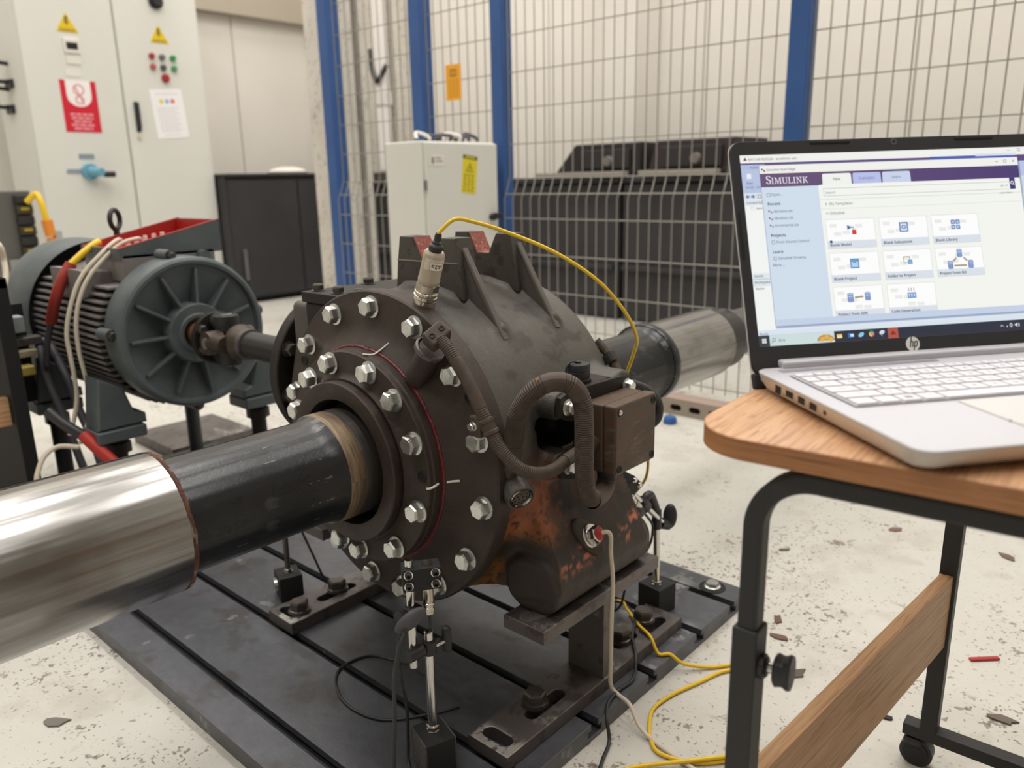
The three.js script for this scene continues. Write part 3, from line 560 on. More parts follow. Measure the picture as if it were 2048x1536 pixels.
function gearSDF(x, y, z) {
  const dy = y - AX.y, dz = z - AX.z, r = Math.hypot(dy, dz);
  let d = capCyl(r, x - 0.882, 0.243, 0.148, 0.012);
  const q = poly2(Math.abs(dz), y, LEG), w = Math.max(q, Math.abs(x - 0.905) - 0.105);
  d = smin(d, Math.max(w, -1) - 0.004, 0.03);
  { const a = Math.abs(y - 0.2475) - 0.0045, b = Math.abs(Math.abs(dz) - 0.253) - 0.012, f2 = Math.hypot(Math.max(a, 0), Math.max(b, 0)) + Math.min(Math.max(a, b), 0) - 0.036, e = Math.abs(x - 0.911) - 0.124, r2 = 0.006, A = f2 + r2, B = e + r2; d = smin(d, Math.hypot(Math.max(A, 0), Math.max(B, 0)) + Math.min(Math.max(A, B), 0) - r2, 0.016); }
  for (const lx of [0.838, 0.96]) { d = smin(d, rbox(x - lx, y - 0.66, z + 0.908, 0.014, 0.03, 0.058, 0.004), 0.026); d = smin(d, capsule([x, y, z], [lx, 0.655, -0.85], [lx + 0.004, 0.612, -0.778], 0.005), 0.022); }
  d = smin(d, rbox(x - 0.94, y - 0.487, z + 0.71, 0.07, 0.042, 0.045, 0.006), 0.014);
  for (const [bx, by] of [[0.846, 0.511], [0.847, 0.423], [0.994, 0.512]]) d = smin(d, capCyl(Math.hypot(x - bx, y - by), z + 0.715, 0.023, 0.05, 0.004), 0.012);
  d = smin(d, rbox(x - 0.875, y - 0.5, z + 1.05, 0.125, 0.13, 0.135, 0.012), 0.02);
  d = smin(d, capCyl(Math.hypot(x - 0.87, y - 0.489), z + 1.12, 0.125, 0.07, 0.006), 0.015);
  d = Math.max(d, -rbox(x - 0.862, y - 0.468, z + 0.695, 0.04, 0.026, 0.04, 0.018));  // added hollow, cut so the drum falls dark behind the bracket
  return d;
}
function surfaceNets(f, lo, hi, h) {
  const nx = Math.ceil((hi[0] - lo[0]) / h) + 1, ny = Math.ceil((hi[1] - lo[1]) / h) + 1, nz = Math.ceil((hi[2] - lo[2]) / h) + 1;
  const S = new Float32Array(nx * ny * nz), id = (i, j, k) => (k * ny + j) * nx + i;
  for (let k = 0; k < nz; k++) for (let j = 0; j < ny; j++) for (let i = 0; i < nx; i++) S[id(i, j, k)] = f(lo[0] + i * h, lo[1] + j * h, lo[2] + k * h);
  const vi = new Int32Array(nx * ny * nz).fill(-1), pos = [], idx = [];
  for (let k = 0; k < nz - 1; k++) for (let j = 0; j < ny - 1; j++) for (let i = 0; i < nx - 1; i++) {
    let m = 0; for (let c = 0; c < 8; c++) if (S[id(i + (c & 1), j + ((c >> 1) & 1), k + (c >> 2))] < 0) m |= 1 << c;
    if (m === 0 || m === 255) continue;
    let X = 0, Y = 0, Z = 0, n = 0;
    for (let a = 0; a < 8; a++) for (const bit of [1, 2, 4]) { if (a & bit) continue; const b = a | bit; if (((m >> a) & 1) === ((m >> b) & 1)) continue;
      const sa = S[id(i + (a & 1), j + ((a >> 1) & 1), k + (a >> 2))], sb = S[id(i + (b & 1), j + ((b >> 1) & 1), k + (b >> 2))], t = sa / (sa - sb);
      X += (a & 1) + t * ((b & 1) - (a & 1)); Y += ((a >> 1) & 1) + t * (((b >> 1) & 1) - ((a >> 1) & 1)); Z += (a >> 2) + t * ((b >> 2) - (a >> 2)); n++; }
    vi[id(i, j, k)] = pos.length / 3; pos.push(lo[0] + (i + X / n) * h, lo[1] + (j + Y / n) * h, lo[2] + (k + Z / n) * h);
  }
  const quad = (a, b, c, d, flip) => { if (a < 0 || b < 0 || c < 0 || d < 0) return; if (flip) idx.push(a, c, b, a, d, c); else idx.push(a, b, c, a, c, d); };
  for (let k = 1; k < nz - 1; k++) for (let j = 1; j < ny - 1; j++) for (let i = 1; i < nx - 1; i++) {
    const s = S[id(i, j, k)] < 0;
    if (s !== S[id(i + 1, j, k)] < 0) quad(vi[id(i, j - 1, k - 1)], vi[id(i, j, k - 1)], vi[id(i, j, k)], vi[id(i, j - 1, k)], !s);
    if (s !== S[id(i, j + 1, k)] < 0) quad(vi[id(i - 1, j, k - 1)], vi[id(i - 1, j, k)], vi[id(i, j, k)], vi[id(i, j, k - 1)], !s);
    if (s !== S[id(i, j, k + 1)] < 0) quad(vi[id(i - 1, j - 1, k)], vi[id(i, j - 1, k)], vi[id(i, j, k)], vi[id(i - 1, j, k)], !s);
  }
  const nor = new Float32Array(pos.length), e = h * 0.35;
  for (let v = 0; v < pos.length; v += 3) { const [x, y, z] = [pos[v], pos[v + 1], pos[v + 2]]; const a = f(x + e, y, z) - f(x - e, y, z), b = f(x, y + e, z) - f(x, y - e, z), c = f(x, y, z + e) - f(x, y, z - e), L = Math.hypot(a, b, c) || 1; const s = f(x, y, z); pos[v] -= a / L * s * 0.9; pos[v + 1] -= b / L * s * 0.9; pos[v + 2] -= c / L * s * 0.9; nor[v] = a / L; nor[v + 1] = b / L; nor[v + 2] = c / L; }
  const g = new THREE.BufferGeometry(); g.setAttribute('position', new THREE.Float32BufferAttribute(pos, 3)); g.setAttribute('normal', new THREE.BufferAttribute(nor, 3)); g.setIndex(idx);
  return g;
}
const gear = thing('axle_gearbox', 'large dark brown cast gearbox bolted round the black axle', 'gearbox', [0.87, MOUNT_TOP, AX.z]);
{
  const g = surfaceNets(gearSDF, [0.715, 0.16, -1.27], [1.06, 0.72, -0.6], 0.0046);
  const p = g.attributes.position, col = new Float32Array(p.count * 3), uv = new Float32Array(p.count * 2), c = new THREE.Color();
  for (let i = 0; i < p.count; i++) {
    const x = p.getX(i), y = p.getY(i), z = p.getZ(i), dz = z - AX.z, dy = y - AX.y;
    const ang = Math.atan2(dy, dz); uv[2 * i] = ang * 0.245; uv[2 * i + 1] = x;
    const big = f3(x, y, z, 9, 4), mid = f3(x, y, z, 34, 4), fine = f3(x, y, z, 150, 3), spot = f3(x + 3, y, z, 20, 4);
    let q = mixc([70, 67, 62], [92, 89, 82], big);                                   // worn grey-brown paint
    q = mixc(q, [58, 54, 49], step(0.56, 0.6, spot) * 0.75);                               // oily splashes
    q = mixc(q, [76, 62, 52], step(0.42, 0.62, f3(x, y, z, 14, 4)) * step(0.52, 0.40, y) * 0.9);
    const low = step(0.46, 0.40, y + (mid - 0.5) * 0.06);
    q = mixc(q, [47, 40, 35], low * 0.9); if (dz > 0.15) q = mixc(q, [42, 42, 40], step(0.55, 0.49, y) * step(0.39, 0.42, y) * step(0.79, 0.83, x) * 0.8);                                              // dark paint on the pedestal; behind the bracket dark paint with shade mixed in
    if (dz > 0) {
      // orange primer laid bare beside the cover, ochre lower down
      const reach = 0.834 + (mid - 0.5) * 0.09 + (y - 0.39) * 0.22;
      const or = low * step(reach + 0.012, reach - 0.012, x + (fine - 0.5) * 0.03) * step(0.44, 0.41, y) * (1 - step(0.58, 0.66, fine) * 0.85) * (1 - step(0.19, 0.212, dz) * step(0.33, 0.305, y));
      q = mixc(q, mixc([138, 92, 40], [178, 100, 66], step(0.30, 0.37, y)), or * 0.95);
      // brown-red haze of old primer further right
      q = mixc(q, [108, 66, 46], step(0.45, 0.62, f3(x, y, z, 22, 4)) * low * step(0.30, 0.36, y) * 0.55);
      // scraped copper red along the shoulder of the foot
      const sh = step(0.022, 0.006, Math.abs(y - 0.284 - (mid - 0.5) * 0.02 - (x - 0.83) * 0.04)) * step(0.235, 0.262, dz);
      const sc = sh * step(0.46, 0.54, f3(x, y, z, 130, 4)) * Math.max(step(0.79, 0.81, x) * step(0.90, 0.87, x), step(0.94, 0.96, x)) * step(0.34, 0.5, f3(x + 9, y, z, 30, 3));
      q = mixc(q, [206, 122, 92], sc * 0.9);
    }
    const k = 0.92 + 0.16 * fine; c.setRGB(q[0] * k / 255, q[1] * k / 255, q[2] * k / 255, THREE.SRGBColorSpace);
    col[3 * i] = c.r; col[3 * i + 1] = c.g; col[3 * i + 2] = c.b;
  }
  g.setAttribute('color', new THREE.BufferAttribute(col, 3)); g.setAttribute('uv', new THREE.BufferAttribute(uv, 2));
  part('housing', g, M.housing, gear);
}
const qX = quatTo(V(-1, 0, 0));
const ax = (prof, seg = 128) => turned([0, AX.y, AX.z], [-1, 0, 0], prof, seg);   // profile [[radius, -x], ...]
// big cover, inner bearing cover, sealing ring; each turned about the axle
const cover = part('bearing_cover', ax([[0.155, -0.757], [0.2465, -0.757], [0.248, -0.755], [0.248, -0.731], [0.2455, -0.728], [0.2, -0.7275], [0.184, -0.7175], [0.174, -0.708], [0.169, -0.704], [0.15, -0.704]]), M.castFlange, gear);
part('sealing_bead', ax([[0.164, -0.7045], [0.1685, -0.7045], [0.1692, -0.703], [0.1678, -0.701], [0.164, -0.701]], 180), M.redSeal, cover, 'dark red sealing bead');
{ const p = cover.children[0].geometry.attributes.position, o = origin.get(cover); for (let i = 0; i < p.count; i++) { const y = p.getY(i) + o.y - AX.y, z = p.getZ(i) + o.z - AX.z, r = Math.hypot(y, z); if (r > 0.165) { const k = (f3(y, z, 2, 70, 3) - 0.5) * 0.0045 / r; p.setY(i, p.getY(i) + y * k); p.setZ(i, p.getZ(i) + z * k); } } cover.children[0].geometry.computeVertexNormals(); }
const inner = part('inner_cover', ax([[0.1, -0.705], [0.1655, -0.705], [0.1655, -0.689], [0.1635, -0.687], [0.1635, -0.681], [0.162, -0.679], [0.134, -0.6785], [0.128, -0.675], [0.1245, -0.668], [0.12, -0.668], [0.1, -0.668]]), M.castFlange, gear);
part('sealing_ring', ax([[0.098, -0.69], [0.118, -0.69], [0.118, -0.6675], [0.1215, -0.6665], [0.1222, -0.665], [0.1222, -0.6535], [0.1205, -0.6515], [0.1, -0.651], [0.096, -0.653], [0.0945, -0.658], [0.0945, -0.69]]), M.castFlange, gear);
part('bore', ax([[0.0945, -0.675], [0.0945, -0.7], [0.07, -0.7]]), M.black, gear, 'dark gap round the axle');
const stampR = rng(9), stamps = []; for (let i = 0; i < 7; i++) { const a = i * 0.42 - 1.2 + (i > 3 ? 1.5 : 0); stamps.push(new THREE.BoxGeometry(0.0009, 0.0006, 0.0022 + 0.001 * stampR()).rotateY(stampR() * 1.2).translate(0.0072 * Math.cos(a), 0.0167, 0.0072 * Math.sin(a))); }
const flangeBolt = merge([hexHead(0.0245, 0.0165, 0.0168, 0.0028), ...stamps]), rb = rng(77);
const ring = (name, list, r, x, geo, mat) => { for (const a of list) put(name, geo, mat, gear, [x, AX.y + r * Math.sin(a * Math.PI / 180), AX.z + r * Math.cos(a * Math.PI / 180)], qX.clone().multiply(new THREE.Quaternion().setFromAxisAngle(V(0, 1, 0), rb() * 6.3))); };
ring('cover_bolt', [139.3, 114.6, 90.1, 65, 40.4, 15.4, -9.5, -34.3, -57.5, -80.5, -99.9, -123, -147, 164.7, 187], 0.224, FLANGE_X, flangeBolt, M.zinc);
ring('inner_bolt', [107, 71.1, 47, 20.8, -18.9, -54.1, -90, -108, -135, 132, 159.6], 0.1475, 0.6785, flangeBolt, M.zinc);
// threaded holes: dark recessed rings
const hole = turned([0, 0, 0], [0, 1, 0], [[0, 0.0004], [0.0062, 0.0004], [0.007, 0.0016], [0.0085, 0.0014], [0.0092, 0]], 28);
for (const [a, r, x] of [[148.6, 0.222, 0.728], [30.5, 0.23, 0.728], [-86, 0.226, 0.728], [2.1, 0.15, 0.6785]]) put('threaded_hole', hole, M.black, gear, [x, AX.y + r * Math.sin(a * Math.PI / 180), AX.z + r * Math.cos(a * Math.PI / 180)], qX);
// paint marker strokes across the joints
{
  const P = (a, r, x) => [x, AX.y + r * Math.sin(a * Math.PI / 180), AX.z + r * Math.cos(a * Math.PI / 180)];
  part('paint_mark', [tube([P(-3.5, 0.158, 0.6795), P(-3, 0.163, 0.6785), P(-2.6, 0.1656, 0.684), P(-1.7, 0.1659, 0.694)], 0.0017, 24, 6), tube([P(-1.6, 0.1718, 0.7045), P(-1.2, 0.178, 0.711), P(-1, 0.185, 0.717)], 0.0017, 20, 6)], M.whiteMark, gear, 'white paint stroke');
  part('paint_mark', [tube([P(80, 0.1655, 0.683), P(77, 0.166, 0.694), P(76, 0.1705, 0.702), P(75, 0.179, 0.712), P(74.5, 0.183, 0.716)], 0.0013, 24, 6), tube([P(80, 0.134, 0.678), P(78, 0.14, 0.6782), P(77, 0.143, 0.6782)], 0.0012, 12, 6)], M.whiteMark, gear, 'white paint stroke');
}
// lifting lugs with painted notches, and their ribs
for (const lx of [0.82, 0.942]) {
  const sh = poly([[-0.984, 0.655], [-0.978, 0.7], [-0.97, 0.741], [-0.938, 0.741], [-0.921, 0.709], [-0.894, 0.709], [-0.877, 0.741], [-0.846, 0.741], [-0.832, 0.65]]);
  const lug = part('lifting_lug', boxUV(extrude(sh, 0.036, 0.0014, 2).rotateY(-Math.PI / 2).translate(lx + 0.036, 0, 0)), M.castGrey, gear);
  part('notch_paint', boxUV(extrude(poly([[-0.9385, 0.7405], [-0.9215, 0.708], [-0.8935, 0.708], [-0.8765, 0.7405], [-0.8775, 0.7405], [-0.8943, 0.7092], [-0.9207, 0.7092], [-0.9373, 0.7405]]), 0.034).rotateY(-Math.PI / 2).translate(lx + 0.035, 0, 0)), M.redPaint, lug, 'red painted notch');
  const x = lx + 0.018;
  part('rib', boxUV(extrude(poly([[-0.85, 0.655], [-0.847, 0.727], [-0.842, 0.727], [-0.7625, 0.598], [-0.775, 0.588]]), 0.0125, 0.004, 3).rotateY(-Math.PI / 2).translate(x + 0.006, 0, 0)), M.housingRib ??= std({ color: 0x5f5b56, roughness: 0.4, metalness: 0.2, bumpMap: fineBump, bumpScale: 0.0004 }), gear);
}
{ const r = rng(31), pts = []; for (let i = 0; i < 16; i++) { const a = i / 16 * 6.283, q = 0.55 + 0.6 * r(); pts.push([-0.889 + 0.013 * q * Math.cos(a), 0.7 + 0.014 * q * Math.sin(a)]); } part('paint_smear', boxUV(extrude(poly(pts), 0.0006).rotateY(-Math.PI / 2).translate(0.8201, 0, 0)), M.redPaint, gear, 'red paint smear'); }
// thin scribed ledge on the front lug
part('lug_seam', box(0.8185, 0.8205, 0.7035, 0.7055, -0.9765, -0.842), std({ color: 0x8e8a82, roughness: 0.5, metalness: 0.4 }), gear);
// flat cover over the bevel stage with its bolts
{
  const z0 = -1.19, z1 = -0.965;
  const c = part('top_cover', box(0.744, 1.0, 0.632, 0.65, -1.14, -0.99, 0.002), M.castDark, gear);
  for (const [x, z] of [[0.765, -1.12], [0.765, -1.065], [0.765, -1.01], [0.87, -1.12], [0.97, -1.12], [0.97, -1.02]]) put('cover_screw', hexHead(0.017, 0.011, 0.012, 0.002), M.darkBolt, c, [x - 0, 0.65, z].map((v, i) => v), null);
  part('bevel_case', box(0.747, 0.99, 0.47, 0.633, -1.137, -0.97, 0.006), M.castDark, gear);
}
// input flange on the far side with its studs
{
  const zP = -1.2, P = [0.87, 0.489];
  const f = part('input_flange', turned([P[0], P[1], 0], [0, 0, 1], [[0.05, zP - 0.03], [0.145, zP - 0.03], [0.147, zP - 0.028], [0.147, zP - 0.018], [0.145, zP - 0.016], [0.15, zP - 0.013], [0.151, zP - 0.011], [0.151, zP], [0.149, zP + 0.002], [0.05, zP + 0.002]], 80), M.castDark, gear);
  for (let i = 0; i < 10; i++) { const a = (i * 36 + 12) * Math.PI / 180; put('flange_nut', hexHead(0.02, 0.014, 0.014, 0.002), M.darkBolt, f, [P[0] + 0.134 * Math.cos(a), P[1] + 0.134 * Math.sin(a), zP + 0.002], quatTo(V(0, 0, 1))); put('flange_nut', hexHead(0.02, 0.014, 0.014, 0.002), M.darkBolt, f, [P[0] + 0.125 * Math.cos(a), P[1] + 0.125 * Math.sin(a), zP - 0.03], quatTo(V(0, 0, -1))); }
}
// speed-sensor boss cast on the cover, plain radial tube
{
  const a = 50.5 * Math.PI / 180, D = (r, x) => [x, AX.y + r * Math.sin(a), AX.z + r * Math.cos(a)];
  part('sensor_boss', [rod(D(0.172, 0.712), D(0.238, 0.706), 0.0165, 0.0175, 24)], M.castFlange, gear);
}
// oval boss on the leg for the temperature probe
part('probe_boss', (() => { const s = new THREE.Shape(); s.absellipse(0, 0, 0.0195, 0.036, 0, Math.PI * 2); const g = extrude(s, 0.024, 0.004, 3, 32); g.translate(0, 0, -0.017); g.rotateZ(0.5); g.rotateX(-0.5); return boxUV(g.translate(0.876, 0.305, -0.645)); })(), M.legPaint, gear);
// sight plug and filler cap on the ledge
{
  const c = [0.908, 0.529, -0.685];
  const k = part('filler_cap', turned(c, [0, 1, 0], [[0, 0], [0.019, 0], [0.019, 0.008], [0.0165, 0.0085], [0.0172, 0.01], [0.0172, 0.0185], [0.0165, 0.0195], [0.0172, 0.0205], [0.0172, 0.0285], [0.016, 0.0305], [0.009, 0.031], [0.004, 0.031], [0.004, 0.0335], [0, 0.0338]], 48), M.blackSteel, gear, 'black screw cap');
  part('cap_strap', tube([[c[0], c[1] + 0.032, c[2]], [c[0] - 0.012, c[1] + 0.034, c[2] - 0.004], [c[0] - 0.021, c[1] + 0.027, c[2] - 0.006], [c[0] - 0.023, c[1] + 0.012, c[2] - 0.006], [c[0] - 0.021, c[1] + 0.001, c[2] - 0.005]], 0.0016, 40, 8), M.blackSteel, k);
  part('cap_plate', box(0.88, 0.96, 0.5285, 0.532, -0.705, -0.664, 0.001), M.castDark, gear);
}
// bracket plate for the terminal box
{
  const zb = -0.665, sh = new THREE.Shape();
  const P = [[0.825, 0.5], [0.83, 0.527], [0.852, 0.534], [0.984, 0.53], [1.01, 0.524], [1.012, 0.5], [0.985, 0.492], [0.975, 0.485], [0.975, 0.4], [0.87, 0.395], [0.832, 0.407], [0.826, 0.425], [0.838, 0.442], [0.868, 0.446], [0.871, 0.485], [0.85, 0.489]];
  const b = part('box_bracket', boxUV(extrude(poly(P), 0.008, 0.0015, 2).translate(0, 0, zb)), M.castDark, gear);
  for (const [x, y] of [[0.846, 0.511], [0.847, 0.423], [0.994, 0.512]]) { put('bracket_bolt', hexHead(0.017, 0.0115, 0.0122, 0.002), M.zinc, b, [x, y, zb + 0.008], quatTo(V(0, 0, 1)).multiply(new THREE.Quaternion().setFromAxisAngle(V(0, 1, 0), 0.35))); }
}
// ---------------------------------------------------------------- the axle
{
  const t = thing('axle_shaft', 'long black axle with bright bare ends running through the gearbox', 'axle', [0.87, AX.y, AX.z]);
  const X = (prof, seg = 96) => turned([0, AX.y, AX.z], [1, 0, 0], prof, seg);
  part('shaft_body', X([[0.074, 0.36], [0.0745, 0.385], [0.0748, 0.5], [0.0752, 0.585], [0.0775, 0.602], [0.0802, 0.6115]]), M.shaft, t);
  part('dust_band', X([[0.0800, 0.6105], [0.0813, 0.6145], [0.0815, 0.62], [0.0815, 0.635], [0.0808, 0.6365]]), M.tan, t, 'dusty tan band');
  part('seal_journal', X([[0.0808, 0.6365], [0.0808, 0.638], [0.0815, 0.6395], [0.0815, 0.72]]), M.journal, t, 'dull grey journal');
  part('wheel_seat', X([[0.02, -0.75], [0.0895, -0.75], [0.0895, 0.3745], [0.0885, 0.3785]]), M.silver, t, 'bare bright steel seat');
  const lipG = X([[0.0886, 0.3772], [0.0895, 0.3785], [0.0896, 0.3805], [0.0888, 0.3832], [0.082, 0.385], [0.074, 0.386]], 160), lp = lipG.attributes.position;
  for (let i = 0; i < lp.count; i++) { const y = lp.getY(i) - AX.y, z = lp.getZ(i) - AX.z, r = Math.hypot(y, z), a = Math.atan2(y, z); if (r > 0.08) { const k = (f3(y, z, 1, 90, 3) - 0.5) * 0.004; lp.setX(i, lp.getX(i) + k); lp.setY(i, AX.y + y * (1 + k * 0.5 / r)); lp.setZ(i, AX.z + z * (1 + k * 0.5 / r)); } }
  part('rust_lip', lipG, M.rustEdge, t, 'rusty ragged edge');
  part('shaft_body', X([[0.09, 1.02], [0.0905, 1.12], [0.09, 1.16], [0.078, 1.17], [0.0745, 1.2], [0.0745, 1.445], [0.08, 1.46], [0.0845, 1.468]]), M.shaft, t);
  part('stop_ring', X([[0.075, 1.466], [0.0865, 1.468], [0.089, 1.474], [0.089, 1.487], [0.086, 1.492], [0.07, 1.492]]), M.shaft, t);
  part('wheel_seat', X([[0.08, 1.49], [0.0852, 1.492], [0.0852, 1.755], [0.08, 1.757]]), M.silver, t, 'bare bright steel seat');
  part('end_collar', X([[0.075, 1.755], [0.0775, 1.757], [0.0775, 1.835], [0.07, 1.845], [0.06, 1.85]]), M.shaft, t);
  part('end_journal', X([[0.06, 1.845], [0.06, 2.12], [0.05, 2.13], [0.0, 2.13]]), M.bracket, t, 'dull steel end journal');
}
// ---------------------------------------------------------------- vibration sensor on top of the drum
{
  const th = 69.5 * Math.PI / 180, n = [0, Math.sin(th), Math.cos(th)], B = [0.753, AX.y + 0.2435 * Math.sin(th), AX.z + 0.2435 * Math.cos(th)];
  const D = (h) => [B[0], B[1] + n[1] * h, B[2] + n[2] * h];
  const t = thing('vibration_sensor', 'cylindrical stainless vibration sensor with a paper tag standing on the gearbox drum', 'sensor', B);
  part('mount_base', turned(B, n, [[0, -0.003], [0.0165, -0.003], [0.0165, 0.013], [0.0155, 0.014], [0, 0.014]], 40), M.nickel, t);
  part('lock_ring', turned(B, n, [[0, 0.014], [0.0172, 0.0145], [0.0175, 0.016], [0.0175, 0.019], [0.0158, 0.02], [0.0158, 0.0215], [0.0172, 0.0225], [0.0172, 0.0245], [0.016, 0.0255], [0, 0.0255]], 40), M.nickel, t);
  put('hex_collar', hexHead(0.0285, 0.013, 0, 0), M.nickel, t, D(0.0255), quatTo(V(...n)).multiply(new THREE.Quaternion().setFromAxisAngle(V(0, 1, 0), 0.3)));
  part('barrel', turned(B, n, [[0.0148, 0.037], [0.0155, 0.039], [0.016, 0.044], [0.0152, 0.046], [0.0152, 0.078], [0.0146, 0.083], [0.0125, 0.086], [0, 0.086]], 44), std({ color: 0xb5aa98, roughness: 0.5, metalness: 0.35 }), t);
  part('plug', turned(B, n, [[0, 0.0855], [0.0085, 0.0855], [0.0098, 0.088], [0.0098, 0.094], [0.0075, 0.096], [0.0068, 0.097], [0.0068, 0.1], [0.005, 0.101], [0.005, 0.108], [0.004, 0.112], [0, 0.112]], 28), M.blackPlastic, t, 'black screw plug');
  // wrapped paper tag with its print, drawn upside down as the sensor is seen from the other side
  const tex = canvasTex(256, 128, (c, w, h) => { c.fillStyle = '#d8cdb9'; c.fillRect(0, 0, w, h); c.fillStyle = '#efe8da'; c.fillRect(60, 30, 136, 98); c.strokeStyle = '#3b352e'; c.lineWidth = 3; c.strokeRect(62, 34, 132, 92); c.save(); c.translate(128, 78); c.rotate(Math.PI); c.fillStyle = '#2a2622'; c.font = 'bold 62px sans-serif'; c.textAlign = 'center'; c.textBaseline = 'middle'; c.fillText('A2a', 0, 0); c.restore(); });
  const TAG0 = -1.55;
  const band = new THREE.CylinderGeometry(0.01535, 0.01535, 0.0165, 40, 1, true, TAG0, 2.4);
  band.applyQuaternion(quatTo(V(...n))); 
  const bb = band; bb.translate(D(0.07)[0], D(0.07)[1], D(0.07)[2]);
  const face = new THREE.Vector3(-0.6, 0, 0.8); // towards the aisle
  const m = part('tag', bb, std({ map: tex, roughness: 0.7, side: THREE.DoubleSide }), t, 'paper tag marked A2a');
  m.userData.faces = undefined; delete m.userData.faces;
  const P = D(0.11);
  single('sensor_cable', tube([P, [0.755, 0.757, -0.806], [0.772, 0.772, -0.795], [0.80, 0.768, -0.79], [0.84, 0.752, -0.762], [0.885, 0.722, -0.71], [0.935, 0.68, -0.672], [0.985, 0.632, -0.66], [1.03, 0.585, -0.665], [1.055, 0.548, -0.685], [1.07, 0.45, -0.73], [1.08, 0.3, -0.78], [1.1, 0.12, -0.79], [1.13, 0.035, -0.785]], 0.0028, 220, 10), M.yellow, 'yellow sensor cable arching from the sensor over the gearbox top', 'cable', null, [0.9, 0.6, -0.7]);
}
// ---------------------------------------------------------------- terminal box on its bracket
{
  const x0 = 0.883, x1 = 0.988, y0 = 0.409, y1 = 0.512, zb = -0.657, zs = -0.622, zf = -0.6;
  const t = thing('terminal_box', 'dusty brown square terminal box bolted on the side of the gearbox', 'box', [0.935, y0, -0.63]);
  const bx = std({ map: colorTex(512, (u, v) => { const a = fbm(u, v, 4, 4, 5, 2), b = fbm(u, v, 14, 14, 4, 4), s = fbm(u, v, 3, 12, 5, 6); let q = mixc([66, 52, 42], [90, 74, 60], a); q = mixc(q, [124, 110, 98], step(0.55, 0.72, s) * 0.5); q = mixc(q, [98, 58, 34], step(0.52, 0.66, b) * 0.45); return q; }, 0.14), roughness: 0.5, metalness: 0.2, bumpMap: fineBump, bumpScale: 0.0003 });
  part('body', box(x0, x1, y0, y1, zb, zs - 0.0006, 0.004, 3), bx, t);
  const lid = part('lid', box(x0 - 0.001, x1 + 0.001, y0 - 0.001, y1 + 0.001, zs, zf, 0.004, 3), bx, t);
  for (const [x, y] of [[x0 + 0.009, y1 - 0.009], [x0 + 0.009, y0 + 0.009], [x1 - 0.009, y1 - 0.009], [x1 - 0.009, y0 + 0.009]]) {
    part('screw_well', turned([x, y, zf], [0, 0, 1], [[0, 0.0003], [0.0046, 0.0003], [0.0052, 0.0012], [0.006, 0]], 20), M.black, lid);
    if (y > 0.45 && x < 0.93) part('lid_screw', turned([x, y, zf], [0, 0, 1], [[0, 0.003], [0.003, 0.0027], [0.0042, 0.0015], [0.0044, 0.0003], [0, 0.0003]], 20), M.nickel, lid, 'bright screw');
  }
  part('gland', [rod([x0 + 0.001, 0.452, -0.64], [x0 - 0.016, 0.451, -0.638], 0.0125, 0.0115, 24)], M.hose, t);
  part('gland', [rod([0.905, y0 + 0.001, -0.63], [0.905, y0 - 0.024, -0.63], 0.0155, 0.0135, 24), new THREE.SphereGeometry(0.0137, 20, 14).translate(0.905, y0 - 0.024, -0.63)], M.blackMatte, t);
}
// ---------------------------------------------------------------- corrugated conduits
const rib = (R, pitch, smoothRanges = []) => (s, L) => { for (const [a, b] of smoothRanges) if (s / L > a && s / L < b) return R * 1.02; return R * (0.9 + 0.13 * Math.pow(Math.abs(Math.sin(Math.PI * s / pitch)), 0.6)); };
{
  const t = thing('thin_conduit', 'thin dusty ribbed conduit running from the cover down to the terminal box', 'conduit', [0.71, 0.55, -0.68]);
  part('hose', tubeVar([[0.699, 0.622, -0.756], [0.701, 0.605, -0.738], [0.704, 0.57, -0.712], [0.706, 0.535, -0.692], [0.71, 0.502, -0.676], [0.716, 0.476, -0.66], [0.73, 0.455, -0.644], [0.752, 0.446, -0.632], [0.778, 0.446, -0.626], [0.804, 0.4505, -0.628]], rib(0.0088, 0.0029, [[0.13, 0.38]]), 0.00058), M.hose, t);
  part('sleeve', rod([0.8, 0.45, -0.6275], [0.87, 0.452, -0.638], 0.0092, 0.0098, 20), M.hose, t);
  const a = 50.5 * Math.PI / 180, D = (r, x) => [x, AX.y + r * Math.sin(a), AX.z + r * Math.cos(a)];
  part('clamp_ring', turned(D(0.232, 0.703), [0, Math.sin(a), Math.cos(a)], [[0.0185, 0], [0.0215, 0.001], [0.0215, 0.007], [0.0185, 0.008]], 36), M.bracket, t, 'bright steel ring');
  const bn = V(-0.5, 0.62, 0.6).normalize(), q = quatTo(bn);
  const blk = new RoundedBoxGeometry(0.034, 0.024, 0.024, 3, 0.0035);
  const e = put('elbow_block', blk, M.hose, t, D(0.262, 0.702), q);
  for (const s of [-1, 1]) part('screw', [turned((() => { const c = D(0.262, 0.702), sx = V(s * 0.0085, 0, 0).applyQuaternion(q); return [c[0] + bn.x * 0.0122 + sx.x, c[1] + bn.y * 0.0122 + sx.y, c[2] + bn.z * 0.0122 + sx.z]; })(), [bn.x, bn.y, bn.z], [[0, 0.0002], [0.0022, 0.0002], [0.0026, 0.0016], [0.0036, 0.0014], [0.0044, 0.0]], 20)], M.blackSteel, t);
  part('pipe_clip', [turned([0.7085, 0.512, -0.681], [0.1, -0.75, 0.36], [[0.0088, -0.011], [0.0112, -0.01], [0.0112, -0.006], [0.0102, -0.005], [0.0102, 0.005], [0.0112, 0.006], [0.0112, 0.01], [0.0088, 0.011]], 28), box(0.7, 0.709, 0.496, 0.524, -0.708, -0.688, 0.002)], M.hose, t);
  put('clip_bolt', hexHead(0.0095, 0.007, 0.0065, 0.001), M.zinc, t, [0.7, 0.511, -0.7], qX);
}
